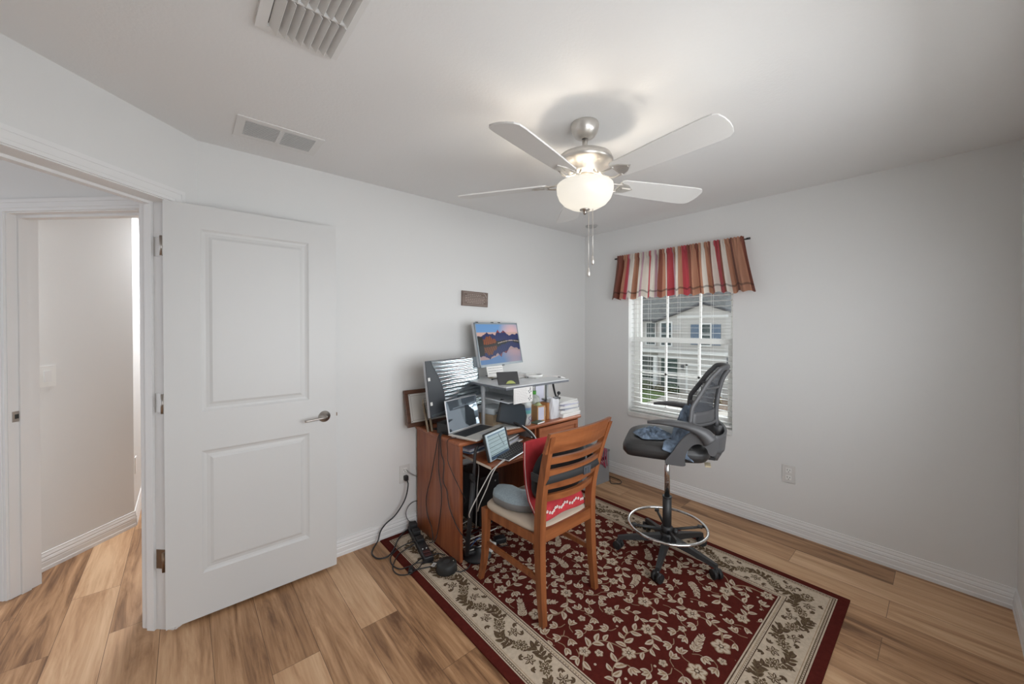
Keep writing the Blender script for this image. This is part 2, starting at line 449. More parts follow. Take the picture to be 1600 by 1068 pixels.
# ------------------------------------------------------------------ window_1
WX = .12
mb = MB()
def frame(mb, x0, x1, y0, y1, z0, z1, t, mi=0, bev=0):
    mb.box((x0, y0, z0), (x1, y0+t, z1), mi, bev); mb.box((x0, y1-t, z0), (x1, y1, z1), mi, bev)
    mb.box((x0, y0+t, z0), (x1, y1-t, z0+t), mi, bev); mb.box((x0, y0+t, z1-t), (x1, y1-t, z1), mi, bev)
frame(mb, .11, .165, WY0, WY1, WZ0+.0005, WZ1, .028)
win = struct('window_1', mb, M_vinyl, 'white single-hung window in the right wall')
mb = MB(); frame(mb, .135, .155, WY0+.028, WY1-.028, 1.335, WZ1-.028, .030)
for y in (-.85, -1.15): mb.box((.138, y-.009, 1.37), (.150, y+.009, WZ1-.05))
mb.box((.138, WY0+.05, 1.80), (.150, WY1-.05, 1.818))
obj('upper_sash', mb, M_vinyl, win, local=False)
mb = MB(); frame(mb, .108, .132, WY0+.028, WY1-.028, WZ0+.026, 1.372, .042)
for y in (-.85, -1.15): mb.box((.112, y-.009, .72), (.128, y+.009, 1.34))
mb.box((.112, WY0+.06, 1.022), (.128, WY1-.06, 1.040))
obj('lower_sash', mb, M_vinyl, win, local=False)
def glass_mat():
    m = bpy.data.materials.new('window_glass'); m.use_nodes = True; nt = m.node_tree; nt.nodes.clear()
    o = nt.nodes.new('ShaderNodeOutputMaterial'); mx = nt.nodes.new('ShaderNodeMixShader'); t = nt.nodes.new('ShaderNodeBsdfTransparent'); g = nt.nodes.new('ShaderNodeBsdfGlossy')
    t.inputs[0].default_value = (.95, .97, .96, 1); g.inputs['Roughness'].default_value = .02; mx.inputs[0].default_value = .05
    nt.links.new(t.outputs[0], mx.inputs[1]); nt.links.new(g.outputs[0], mx.inputs[2]); nt.links.new(mx.outputs[0], o.inputs[0]); return m
M_glass = glass_mat()
mb = MB(); mb.box((.143, WY0+.05, 1.36), (.146, WY1-.05, WZ1-.05)); mb.box((.119, WY0+.06, .70), (.122, WY1-.06, 1.34)); obj('glass_pane', mb, M_glass, win, local=False)
mb = MB(); mb.box((-.012, WY0+.0005, .6135), (.168, WY1-.0005, WZ0), bev=.003); struct('trim_4', mb, mat('marble_sill', (.70, .70, .68), rough=.25, vary=.06, vscale=12), 'white window sill')
# blind
t = thing('window_blind', 'white horizontal faux-wood blind in the window, slats open', 'window blind', (.05, -1, WZ1))
mb = MB()
z = WZ0+.045; 
while z < WZ1-.05:
    mb.box((.036, WY0+.012, z-.0012), (.070, WY1-.012, z+.0012))
    z += .045
obj('slats', mb, mat('blind_slat', (.66, .66, .64), rough=.5), t, local=False)
mb = MB(); mb.box((.025, WY0+.006, WZ1-.045), (.085, WY1-.006, WZ1-.002)); obj('headrail', mb, M_vinyl, t, local=False)
mb = MB(); mb.box((.032, WY0+.012, WZ0+.006), (.076, WY1-.012, WZ0+.022), bev=.004); obj('bottom_rail', mb, M_vinyl, t, local=False)
for y in (-.72, -1.0, -1.28):
    mb = MB()
    for xx in (.032, .076): mb.cyl((xx, y, WZ0+.01), (xx, y, WZ1-.04), .0009, n=5)
    obj('ladder_cord', mb, M_white, t, local=False)
mb = MB(); mb.cyl((.02, -.64, WZ1-.06), (.02, -.64, .86), .0028, n=8); mb.cyl((.02, -.64, .86), (.02, -.64, .80), .0045, n=8); obj('tilt_wand', mb, M_white, t, local=False)

# added window behind the camera, unseen, made to let fill light in
mb = MB()
def frameY(mb, y0, y1, x0, x1, z0, z1, t):
    mb.box((x0, y0, z0), (x0+t, y1, z1)); mb.box((x1-t, y0, z0), (x1, y1, z1)); mb.box((x0+t, y0, z0), (x1-t, y1, z0+t)); mb.box((x0+t, y0, z1-t), (x1-t, y1, z1))
frameY(mb, YD-.13, YD-.08, BX0, BX1, BZ0, BZ1, .05)
mb.box(((BX0+BX1)/2-.03, YD-.13, BZ0+.05), ((BX0+BX1)/2+.03, YD-.08, BZ1-.05)); mb.box((BX0+.05, YD-.125, 1.34), (BX1-.05, YD-.085, 1.38))
struct('fill_window', mb, M_vinyl)
t = thing('window_blind', 'open white blind in the added fill-light window behind the camera', 'window blind', ((BX0+BX1)/2, YD-.05, BZ1))
mb = MB(); z = BZ0+.06
while z < BZ1-.05: mb.box((BX0+.01, YD-.062, z-.0012), (BX1-.01, YD-.030, z+.0012)); z += .05
obj('slats', mb, mat('rear_blind_slat', (.7, .7, .68), rough=.5), t, local=False)
mb = MB(); mb.box((BX0+.008, YD-.07, BZ1-.05), (BX1-.008, YD-.02, BZ1-.002)); obj('headrail', mb, M_vinyl, t, local=False)

# curtain rod + valance
t = thing('curtain_rod', 'thin black curtain rod above the window', 'curtain rod', (-.075, -1.0, 2.135))
mb = MB(); mb.cyl((-.075, -.435, 2.138), (-.075, -1.585, 2.134), .0055, n=12); obj('rod', mb, M_black, t, local=False)
for y in (-.437, -1.583):
    mb = MB(); mb.cyl((-.075, y+.012, 2.136), (-.075, y-.012, 2.136), .008, n=12); obj('finial', mb, M_black, t, local=False)
for y in (-.50, -1.53):
    mb = MB(); mb.box((-.07, y-.004, 2.128), (-.001, y+.004, 2.140)); obj('bracket', mb, M_black, t, local=False)
random.seed(5)
def stripe_mat():
    m, nt, b = new_mat('valance_fabric'); a = nt.nodes.new('ShaderNodeAttribute'); a.attribute_name = 'stripe'
    nt.links.new(a.outputs['Color'], b.inputs['Base Color']); b.inputs['Roughness'].default_value = .75; b.inputs['Sheen Weight'].default_value = .2
    # thin cloth lets some daylight through
    out = nt.nodes['Material Output']; mx = nt.nodes.new('ShaderNodeMixShader'); tr = nt.nodes.new('ShaderNodeBsdfTranslucent'); mx.inputs[0].default_value = .3
    nt.links.new(a.outputs['Color'], tr.inputs[0]); nt.links.new(b.outputs[0], mx.inputs[1]); nt.links.new(tr.outputs[0], mx.inputs[2]); nt.links.new(mx.outputs[0], out.inputs[0])
    return m
tan, crm, rose, rust, mauve, brn = (.68, .49, .395), (.82, .79, .75), (.68, .27, .30), (.50, .29, .235), (.70, .57, .61), (.44, .28, .23)
SEQ = [(brn, .5), (rust, 1.3), (tan, 1.2), (rose, .5), (mauve, .35), (crm, 1.3), (tan, .9), (rust, .4), (crm, 1.0), (mauve, .5), (crm, 1.2), (rose, .5), (crm, 1.1), (mauve, .4), (crm, .8), (rust, .8), (tan, .6), (crm, .3), (rose, 1.4), (mauve, .3), (tan, .5), (crm, .8), (tan, .8),
       (rose, 1.3), (rust, .8), (tan, 1.0), (rust, .6), (tan, .7), (crm, .7), (tan, .9), (rust, .5), (crm, .7), (rose, 1.0), (rust, .4), (crm, .8), (tan, .9), (brn, .5), (tan, 1.8), (rust, .7)]
tot = sum(a for _, a in SEQ)
def seqcol(u):
    a = u*tot
    for c, w_ in SEQ:
        if a < w_: return c
        a -= w_
    return SEQ[-1][0]
mb = MB(); NU, NV = 520, 26
ph = [random.uniform(0, 6.28) for _ in range(6)]
def val(u, v):
    # u left to right 0..1, v top 0 .. bottom 1
    yt = -.462 + (-1.558+.462)*u; yb = -.405 + (-1.640+.405)*u
    y = yt + (yb-yt)*(v**1.2)
    amp = .007 + .023*min(1, v*1.5)
    p = u*2*PI
    wv = math.sin(p*13+ph[0]+.9*math.sin(p*3+ph[1])) + .35*math.sin(p*23+ph[2]+v*.8) + .35*math.sin(p*7+ph[3])
    hi = math.sin(p*46+ph[4])*.006*(1-min(1, v*2.2))
    x = -.078 - .012*v + amp*wv*.85 + hi
    x = min(x, -.014)
    top = 2.158 + .004*math.sin(p*46); bot = 1.742 + .008*math.sin(p*17+ph[0]+1.2) + .004*math.sin(p*9)
    z = top + (bot-top)*v
    if v < .10: x = -.075 + (-.012 if v < .001 else (-.013))*math.cos(v/.10*PI*.0) + hi
    return (x, y, z)
bmv = [[mb.bm.verts.new(val(i/NU, j/NV)) for j in range(NV+1)] for i in range(NU+1)]
lay = mb.bm.loops.layers.color.new('stripe')
for i in range(NU):
    for j in range(NV):
        f = mb.bm.faces.new((bmv[i][j], bmv[i+1][j], bmv[i+1][j+1], bmv[i][j+1])); f.smooth = True
        c = seqcol((i+.5)/NU)
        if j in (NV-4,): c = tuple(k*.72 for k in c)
        for l in f.loops: l[lay] = (*c, 1)
o = obj('window_valance', mb, stripe_mat()); tag(o, 'gathered valance with rose, tan and cream stripes hanging on the black rod', 'valance')

# ------------------------------------------------------------------ ceiling fan
FX, FY = -1.820, -1.421
fan = thing('ceiling_fan', 'white five-blade ceiling fan with a frosted bowl light, hanging in the room', 'ceiling fan', (FX, FY, H))
M_fan = mat('fan_brushed', (.62, .59, .55), rough=.33, metal=.75)
M_fanw = mat('fan_blade_white', (.70, .69, .67), rough=.45)
mb = MB(); mb.lathe([(.0, 0), (.064, 0), (.067, -.008), (.066, -.018), (.060, -.040), (.046, -.060), (.030, -.068), (.014, -.071)], n=40); obj('canopy', mb, M_fan, fan)
mb = MB(); mb.cyl((0, 0, -.069), (0, 0, -.140), .0125); obj('downrod', mb, M_fan, fan)
mb = MB(); mb.lathe([(.013, -.130), (.045, -.134), (.098, -.146), (.124, -.160), (.132, -.176), (.132, -.188), (.124, -.196), (.104, -.206), (.086, -.220), (.078, -.234), (.070, -.246), (.0, -.246)], n=48); obj('motor_housing', mb, M_fan, fan)
mb = MB(); mb.lathe([(.0, -.244), (.048, -.244), (.050, -.262), (.050, -.288), (0, -.290)]); obj('switch_housing', mb, M_fan, fan)
ZB = 2.162-H
for k in range(5):
    a = R(48.5+72*k); rz = Matrix.Rotation(a, 4, 'Z')
    M = Matrix.Translation((0, 0, ZB)) @ rz @ Matrix.Rotation(R(-13), 4, 'X')
    mb = MB()
    out = []
    pts = [(.180, -.046), (.195, -.056), (.40, -.066), (.60, -.071), (.632, -.068), (.648, -.055), (.656, -.030), (.659, 0), (.656, .030), (.648, .055), (.632, .068), (.60, .071), (.40, .066), (.195, .056), (.180, .046)]
    mb.prism(pts, -.003, .003, 0, M)
    bl = obj('fan_blade', mb, M_fanw, fan)
    mb = MB()
    for sg in (-1, 1):
        mb.tube([rz @ Vector((.062, sg*.010, -.240)), rz @ Vector((.095, sg*.020, -.268)), rz @ Vector((.140, sg*.034, -.286-sg*.004)), rz @ Vector((.195, sg*.030, -.285-sg*.007))], .0065, n=8, flat=.6)
    mb.prism([(.185, -.040), (.225, -.030), (.262, 0), (.225, .030), (.185, .040)], -.008, -.0035, 0, M)
    mb.prism([(.20, -.006), (.25, -.006), (.25, .006), (.20, .006)], -.011, -.008, 0, M)
    obj('blade_arm', mb, M_fan, bl)
def bowl_mat():
    m = bpy.data.materials.new('frosted_bowl'); m.use_nodes = True; nt = m.node_tree; nt.nodes.clear(); N = nt.nodes.new; L = nt.links.new
    o = N('ShaderNodeOutputMaterial'); d = N('ShaderNodeBsdfDiffuse'); t = N('ShaderNodeBsdfTranslucent'); g = N('ShaderNodeBsdfGlossy'); e = N('ShaderNodeEmission')
    d.inputs[0].default_value = (.62, .60, .56, 1); t.inputs[0].default_value = (.014, .013, .011, 1); g.inputs['Roughness'].default_value = .3
    e.inputs[0].default_value = (1, .95, .85, 1); e.inputs[1].default_value = BOWL_E
    m1 = N('ShaderNodeMixShader'); m1.inputs[0].default_value = .5; L(d.outputs[0], m1.inputs[1]); L(t.outputs[0], m1.inputs[2])
    m2 = N('ShaderNodeMixShader'); m2.inputs[0].default_value = .05; L(m1.outputs[0], m2.inputs[1]); L(g.outputs[0], m2.inputs[2])
    a = N('ShaderNodeAddShader'); L(m2.outputs[0], a.inputs[0]); L(e.outputs[0], a.inputs[1]); L(a.outputs[0], o.inputs[0]); return m
BOWL_E = .56
mb = MB(); mb.lathe([(.126, -.286), (.132, -.291), (.1345, -.305), (.132, -.328), (.122, -.355), (.102, -.378), (.070, -.396), (.025, -.404), (0, -.4045)], n=56); bowl = obj('light_bowl', mb, bowl_mat(), fan)
mb = MB(); mb.lathe([(0, -.403), (.024, -.405), (.024, -.409), (.011, -.413), (.010, -.423), (.005, -.429), (0, -.431)], n=20); obj('finial', mb, M_nickel, fan)
mb = MB(); mb.box((-.131, -.006, -.306), (.131, .006, -.301)); mb.box((-.006, -.131, -.306), (.006, .131, -.301)); obj('bowl_bracket', mb, M_fan, fan)
for (dx, dy, zb) in ((.0, -.0, 1.733), (.0135, -.0135, 1.79)):
    mb = MB(); mb.cyl((dx+.004, dy-.02, -.406), (dx+.004, dy-.02, zb-H), .0016, n=6); ch = obj('pull_chain', mb, M_fan, fan)
    mb = MB(); mb.lathe([(0, .022), (.004, .018), (.008, 0), (.008, -.014), (.003, -.022), (0, -.023)], (dx+.004, dy-.02, zb-H), n=14); obj('fob', mb, M_fan, ch)

# ------------------------------------------------------------------ ceiling register, grille, sprinkler, plaque
t = thing('ceiling_register', 'large white ceiling register with deflector louvers at the top edge', 'air register', (-2.97, -1.32, H))
M_reg = mat('register_white', (.74, .735, .72), rough=.4)
rx0, rx1, ry0, ry1 = -3.095, -2.852, -1.50, -1.118
mb = MB()
for (a, b, c, d) in ((rx0, ry0, rx0+.03, ry1), (rx1-.028, ry0, rx1, ry1), (rx0+.03, ry0, rx1-.028, ry0+.028), (rx0+.03, ry1-.022, rx1-.028, ry1)): mb.box((a, b, H-.014), (c, d, H))
mb.box((rx0+.03, -1.318, H-.026), (rx1-.028, -1.312, H))
obj('frame', mb, M_reg, t, local=False)
mb = MB(); mb.box((rx0+.03, ry0+.028, H-.002), (rx1-.028, ry1-.022, H-.0005)); obj('duct', mb, M_dark, t, local=False)
mb = MB(); n_ = 8
for row, (a, b, sg) in enumerate(((-1.310, ry1-.022, 1), (ry0+.028, -1.320, -1))):
    for i in range(n_):
        x = rx0+.045 + i*(rx1-rx0-.08)/(n_-1)
        mb.box((x-.0008, a, H-.036), (x+.0008, b, H-.003), rot=Euler((0, R(-42), 0)))
obj('louvers', mb, M_reg, t, local=False)
t = thing('ceiling_grille', 'small white two-section ceiling grille near the door corner', 'air grille', (-2.895, -.325, H), group=None)
gx0, gx1, gy0, gy1 = -3.08, -2.712, -.44, -.208
mb = MB(); mb.box((gx0, gy0, H-.004), (gx1, gy0+.035, H)); mb.box((gx0, gy1-.035, H-.004), (gx1, gy1, H))
for a, b in ((gx0, gx0+.035), ((gx0+gx1)/2-.010, (gx0+gx1)/2+.010), (gx1-.035, gx1)): mb.box((a, gy0+.035, H-.004), (b, gy1-.035, H))
obj('frame', mb, M_reg, t, local=False)
mb = MB(); y = gy0+.040
while y < gy1-.038:
    mb.box((gx0+.035, y-.0045, H-.0035), (gx1-.035, y+.0045, H-.0025), rot=Euler((R(35), 0, 0))); y += .0115
obj('fins', mb, M_reg, t, local=False)
mb = MB(); mb.box((gx0+.035, gy0+.035, H-.0012), (gx1-.035, gy1-.035, H-.0002)); obj('backing', mb, mat('grille_backing', (.60, .60, .59)), t, local=False)
mb = MB(); mb.lathe([(0, 0), (.055, 0), (.055, -.006), (.048, -.012), (0, -.014)], n=28)
one('sprinkler_cover', mb, mat('sprinkler', (.5, .5, .49), rough=.5), 'small round cover on the ceiling near the far corner', 'sprinkler cover', (-.314, -.32, H))

t = thing('wall_plaque', 'small weathered brown wooden plaque with writing, hung above the desk', 'plaque', (-1.458, 0, 1.70))
M_plq = wood('weathered_wood', (.14, .10, .085), (.25, .19, .16), 'X', rough=.7)
M_plt = mat('plaque_ink', (.42, .36, .32), rough=.8)
tilt = Matrix.Rotation(R(1.5), 4, 'Y')
mb = MB(); mb.box((-.130, -.016, -.058), (.130, 0, .062), bev=.002); bmesh.ops.transform(mb.bm, matrix=tilt, verts=mb.bm.verts); obj('board', mb, M_plq, t)
mb = MB()
for a, b, c, d in ((-.115, .048, .085, .0495), (-.115, -.046, .112, -.0445), (-.115, -.046, -.1135, .048), (.1105, -.046, .112, .02)): mb.box((a, -.0172, b), (c, -.016, d))
mb.tube([(.08, -.0168, .055), (.10, -.0168, .042), (.112, -.0168, .020)], .0035, n=5, sub=3)
bmesh.ops.transform(mb.bm, matrix=tilt, verts=mb.bm.verts); obj('border', mb, M_plt, t)
random.seed(11)
mb = MB()
for r_ in range(6):
    z = .036 - r_*.0135; x = -.10 + (.02 if r_ in (0, 5) else 0)
    while x < (.085 if r_ else .05):
        wd = random.uniform(.008, .02); mb.box((x, -.0168, z-.0022), (x+wd, -.016, z+.0022)); x += wd+.006
bmesh.ops.transform(mb.bm, matrix=tilt, verts=mb.bm.verts); obj('lettering', mb, M_plt, t)
mb = MB(); mb.box((-.013, -.004, -.018), (.013, 0, .018), bev=.003); mb.tube([(0, -.004, .012), (0, -.014, -.004), (0, -.006, -.012)], .002, n=6)
one('adhesive_hook', mb, mat('hook_clear', (.55, .54, .50), rough=.35), 'small adhesive hook on the wall right of the upper monitor', 'hook', (-1.022, 0, 1.484))

def outlet(name, label, loc, rz, plug=False):
    t = thing(name, label, 'outlet', loc, rz)
    mb = MB(); mb.box((-.040, -.006, -.064), (.040, 0, .064), bev=.003); obj('plate', mb, mat('outlet_plate', (.64, .63, .61), rough=.45), t)
    for z in (-.026, .026):
        mb = MB(); mb.box((-.017, -.0085, z-.017), (.017, -.006, z+.017), bev=.004); mb.box((-.009, -.0089, z-.002), (-.006, -.0084, z+.010), 1); mb.box((.006, -.0089, z-.002), (.009, -.0084, z+.008), 1); mb.cyl((0, -.0084, z-.010), (0, -.0089, z-.010), .003, n=10, mi=1)
        obj('receptacle', mb, [M_white, M_dark], t)
    return t
outlet('wall_outlet', 'white duplex outlet on the bare right wall, nothing plugged in', (0, -1.827, .42), R(-90))
outlet('wall_outlet', 'white outlet beside the desk with a black plug and cord in it', (-2.073, 0, .415), 0)

# ------------------------------------------------------------------ rug
RX0, RX1, RY0, RY1 = -2.262, -.575, -2.232, -.022
RT = .008
rw, rl = RX1-RX0, RY1-RY0
red, rcream, rtan, rbrn, rolive, rline = [mat(n, c, rough=.95, spec=.1, bump=.5, bscale=500, vary=.12, vscale=60) for n, c in (
    ('rug_red', (.082, .0125, .0085)), ('rug_cream', (.50, .41, .315)), ('rug_vine', (.28, .185, .12)), ('rug_brown', (.085, .050, .032)), ('rug_olive', (.125, .088, .05)), ('rug_line', (.33, .235, .15)))]
mb = MB()
# shell
mb.box((0, 0, 0), (rw, rl, RT-.0004), 0)
Z1 = RT
def rect(x0, y0, x1, y1, z, mi): mb.poly([(x0, y0, z), (x1, y0, z), (x1, y1, z), (x0, y1, z)], mi)
def ringr(i0, i1, z, mi):
    rect(i0, i0, rw-i0, i1, z, mi); rect(i0, rl-i1, rw-i0, rl-i0, z, mi); rect(i0, i1, i1, rl-i1, z, mi); rect(rw-i1, i1, rw-i0, rl-i1, z, mi)
B0, B1 = .045, .262
ringr(B0, B1, Z1, 1)
for a, b, mi in ((B0+.006, B0+.010, 3), (B0+.016, B0+.020, 4), (B0+.026, B0+.029, 5), (B1-.034, B1-.030, 3), (B1-.022, B1-.019, 5), (B1-.011, B1-.006, 3)): ringr(a, b, Z1+.0002, mi)
# dashes
for side in range(4):
    Lg = rw if side < 2 else rl
    x = B0
    while x < Lg-B0:
        for q in (B0+.012, B1-.027):
            if q == B1-.027 and not (B1 < x < Lg-B1): continue
            if side == 0: rect(x, q, x+.006, q+.003, Z1+.0002, 3)
            elif side == 1: rect(x, rl-q-.003, x+.006, rl-q, Z1+.0002, 3)
            elif side == 2: rect(q, x, q+.003, x+.006, Z1+.0002, 3)
            else: rect(rw-q-.003, x, rw-q, x+.006, Z1+.0002, 3)
        x += .014
rect(B1, B1, rw-B1, rl-B1, Z1-.0001, 0)
rng = random.Random(3)
bounds = (B1+.004, B1+.004, rw-B1-.004, rl-B1-.004)
def inb(x, y, m=0): return bounds[0]+m < x < bounds[2]-m and bounds[1]+m < y < bounds[3]-m
ZK = [0]
def uz():   # every ornament gets its own tiny height step
    ZK[0] += 1; return (ZK[0] % 4000)*1.2e-7
def petalpoly(cx, cy, a, l, wd, z, mi, asym=0, n=8, ex=.85):
    z += uz()
    ca, sa = math.cos(a), math.sin(a); pts = []
    for i in range(n+1):
        t = i/n; w_ = wd*max(0, math.sin(PI*t**ex))**.75
        pts.append((l*t, w_ + asym*l*math.sin(PI*t)))
    for i in range(n-1, 0, -1):
        t = i/n; w_ = wd*max(0, math.sin(PI*t**ex))**.75
        pts.append((l*t, -w_ + asym*l*math.sin(PI*t)))
    mb.poly([(cx+x*ca-y*sa, cy+x*sa+y*ca, z) for x, y in pts], mi)
def leaf(cx, cy, a, l, cols=(1, 2), inb_=inb, z=None):
    ex, ey = cx+l*math.cos(a), cy+l*math.sin(a)
    if not (inb_(cx, cy) and inb_(ex, ey)): return
    z = z or Z1+.0006
    asym = rng.choice((-1, 1))*rng.uniform(.05, .14)
    petalpoly(cx, cy, a, l, l*.24, z, cols[0], asym)
    petalpoly(cx+.10*l*math.cos(a), cy+.10*l*math.sin(a), a, l*.70, l*.075, z+.0006, cols[1], asym*.8)
def disc(cx, cy, r_, z, mi, n=12):
    z += uz(); mb.poly([(cx+r_*math.cos(2*PI*i/n), cy+r_*math.sin(2*PI*i/n), z) for i in range(n)], mi)
def flower(cx, cy, r_, np_=6, cols=(1, 2, 3), inb_=inb):
    if not inb_(cx, cy, r_*.9): return
    a0 = rng.uniform(0, 6); wk = math.pi/np_*1.02
    for i in range(np_):
        a = a0+2*PI*i/np_
        petalpoly(cx, cy, a, r_*1.04, r_*wk*.70, Z1+.0014, cols[1], ex=1.35)
    for i in range(np_):
        a = a0+2*PI*i/np_
        petalpoly(cx, cy, a, r_*.96, r_*wk*.50, Z1+.0020, cols[0], ex=1.35)
        petalpoly(cx+.15*r_*math.cos(a), cy+.15*r_*math.sin(a), a, r_*.48, r_*.07, Z1+.0026, cols[1])
    disc(cx, cy, r_*.27, Z1+.0032, cols[2]); disc(cx, cy, r_*.15, Z1+.0036, cols[0])
def vine(pts, w_=.0060, mi=2, inb_=inb, z=None):
    P = catmull([Vector((x, y, 0)) for x, y in pts], 8)
    z = (z or Z1+.0003)+uz()
    for i in range(len(P)-1):
        a, b = P[i], P[i+1]
        if not (inb_(a.x, a.y) and inb_(b.x, b.y)): continue
        d = (b-a)
        if d.length < 1e-6: continue
        n = Vector((-d.y, d.x, 0)).normalized()*w_/2
        mb.poly([(a.x-n.x, a.y-n.y, z), (b.x-n.x, b.y-n.y, z), (b.x+n.x, b.y+n.y, z), (a.x+n.x, a.y+n.y, z)], mi)
    return P
occ = []
def free(x, y, r_):
    return all((x-a)**2+(y-b)**2 > (r_+c)**2 for a, b, c in occ)
# large flowers, poisson placed, joined by curling stems
fls = []
for tr in range(4000):
    r_ = rng.choice([.043, .038, .034, .028]); x = rng.uniform(bounds[0]+r_, bounds[2]-r_); y = rng.uniform(bounds[1]+r_, bounds[3]-r_)
    if all((x-a)**2+(y-b)**2 > (.185)**2 for a, b, _ in fls) and len(fls) < 200: fls.append((x, y, r_))
for (x, y, r_) in fls: occ.append((x, y, r_*1.05))
for k, (x, y, r_) in enumerate(fls):
    near = sorted(fls, key=lambda f: (f[0]-x)**2+(f[1]-y)**2)[1:3]
    for (nx, ny, nr) in near[:(2 if k % 3 == 0 else 1)]:
        mx_, my_ = (x+nx)/2, (y+ny)/2; dx, dy = nx-x, ny-y; s_ = rng.choice((-1, 1))*.32
        pts = [(x, y), (x+dx*.25-dy*s_*.8, y+dy*.25+dx*s_*.8), (mx_-dy*s_, my_+dx*s_), (x+dx*.8-dy*s_*.6, y+dy*.8+dx*s_*.6), (nx, ny)]
        P = vine(pts)
        for i in range(4, len(P)-4, 3):
            a = math.atan2(P[i+1].y-P[i].y, P[i+1].x-P[i].x); sg = 1 if (i//3) % 2 else -1
            l = rng.uniform(.040, .058); aa = a+sg*rng.uniform(.7, 1.1)
            cx, cy = P[i].x, P[i].y; ex, ey = cx+l*.6*math.cos(aa), cy+l*.6*math.sin(aa)
            if free(ex, ey, .017): leaf(cx, cy, aa, l); occ.append((ex, ey, .017))
for (x, y, r_) in fls: flower(x, y, r_, rng.choice((5, 6, 7)))
# ferny sprays, little blossoms and buds fill the gaps
for tr in range(9000):
    kind = rng.random(); x = rng.uniform(bounds[0], bounds[2]); y = rng.uniform(bounds[1], bounds[3]); a = rng.uniform(0, 2*PI)
    if kind < .25:
        L_ = .115
        if not all(free(x+L_*q*math.cos(a), y+L_*q*math.sin(a), .026) for q in (.1, .5, .9)): continue
        cv = rng.uniform(-.5, .5); pts = [(x+L_*q*math.cos(a+cv*q), y+L_*q*math.sin(a+cv*q)) for q in (0, .33, .66, 1)]
        P = vine(pts, .003)
        for i in range(2, len(P)-1, 3):
            aa = math.atan2(P[i+1].y-P[i].y, P[i+1].x-P[i].x); l = .036*(1-.4*i/len(P))
            for sg in (-1, 1): leaf(P[i].x, P[i].y, aa+sg*.75, l)
        leaf(P[-1].x, P[-1].y, a+cv, .026)
        for q in (.1, .5, .9): occ.append((x+L_*q*math.cos(a+cv*q), y+L_*q*math.sin(a+cv*q), .028))
    elif kind < .33:
        if free(x, y, .026) and inb(x, y, .022): flower(x, y, .020, 5); occ.append((x, y, .026))
    elif kind < .97:
        if free(x, y, .026) and inb(x, y, .018):
            for s_ in (-.6, 0, .6): leaf(x-.014*math.cos(a), y-.014*math.sin(a), a+s_, .042)
            vine([(x-.012*math.cos(a), y-.012*math.sin(a)), (x-.03*math.cos(a+.3), y-.03*math.sin(a+.3)), (x-.055*math.cos(a+.7), y-.055*math.sin(a+.7))], .0042)
            occ.append((x, y, .027))
    else:
        if free(x, y, .014) and inb(x, y, .01): disc(x, y, .0060, Z1+.0004, 1); disc(x, y, .002, Z1+.0005, 2); occ.append((x, y, .009))
# border scroll
bc = (B0+B1)/2+.002; bw_ = .066
def border_pt(side, s_, o_):
    if side == 0: return (s_, bc+o_)
    if side == 1: return (s_, rl-bc-o_)
    if side == 2: return (bc+o_, s_)
    return (rw-bc-o_, s_)
allin = lambda x, y, m=0: True
for side in range(4):
    Lg = rw if side < 2 else rl
    n_ = max(1, round((Lg-2*bc)/.155)); st = (Lg-2*bc)/n_
    pts = []
    for i in range(n_*4+1):
        s_ = bc + i*st/4; pts.append(border_pt(side, s_, .040*math.sin(i*PI/4)))
    P = vine(pts, .0050, 4, allin)
    for i in range(3, len(P)-3, 4):
        a = math.atan2(P[i+1].y-P[i].y, P[i+1].x-P[i].x)
        for sg in (-1, 1):
            l = rng.uniform(.030, .044); leaf(P[i].x, P[i].y, a+sg*rng.uniform(.6, 1.0), l, (4, 3) if rng.random() < .6 else (3, 4), allin)
    for i in range(n_*2+1):
        s_ = bc+i*st/2; p = border_pt(side, s_, (-.022 if (i % 4) < 2 else .022) if i % 2 else 0)
        if i % 2 == 0: flower(p[0], p[1], .033, 8, (4, 1, 3), allin)
        else:
            for q in range(6): leaf(p[0], p[1], q*PI/3+rng.random()*.4, .030, (4 if q % 2 else 3, 1), allin)
    for i in range(n_*2):
        s_ = bc+(i+.5)*st/2
        for sg in (-1, 1):
            p = border_pt(side, s_, sg*.052); a = rng.uniform(0, 6)
            for q in range(3): leaf(p[0], p[1], a+q*.7, .024, (3, 4), allin)
mb2 = mb
o = obj('area_rug', mb2, [red, rcream, rtan, rbrn, rolive, rline]); o.location = (RX0, RY0, 0)
tag(o, 'dark red floral area rug with a cream scrolled border, under desk and chairs', 'rug')

# ------------------------------------------------------------------ desk
G = RT+.002   # furniture on the rug stands at this height
DKX0, DKX1, DKY0, DKY1, DKZ = -2.000, -.815, -.605, -.022, .757
desk = thing('computer_desk', 'reddish-brown wooden computer desk crowded with screens, against the left wall', 'desk', (-1.4, -.3, 0))
def part(name, mb, m, p): return obj(name, mb, m, p, local=False)
mb = MB(); mb.box((DKX0, DKY0, DKZ-.026), (DKX1, DKY1, DKZ), bev=.009, seg=3); part('desktop', mb, M_cherryx, desk)
mb = MB(); mb.box((-1.990, -.598, G), (-1.968, -.03, DKZ-.026), bev=.003); part('side_panel', mb, M_cherry, desk)
mb = MB(); mb.box((-.855, -.585, G), (-.835, -.03, DKZ-.026), bev=.003); part('side_panel', mb, M_cherry, desk)
mb = MB(); mb.box((-1.320, -.575, G), (-1.302, -.03, DKZ-.026), bev=.003); part('side_panel', mb, M_cherry, desk)
mb = MB(); mb.box((-1.968, -.045, .42), (-1.32, -.033, DKZ-.026)); part('back_panel', mb, M_cherryx, desk)
mb = MB(); mb.box((-1.302, -.57, .03), (-.855, -.04, .05)); mb.box((-1.302, -.045, .03), (-.855, -.033, DKZ-.03)); part('cabinet_shell', mb, M_cherryx, desk)
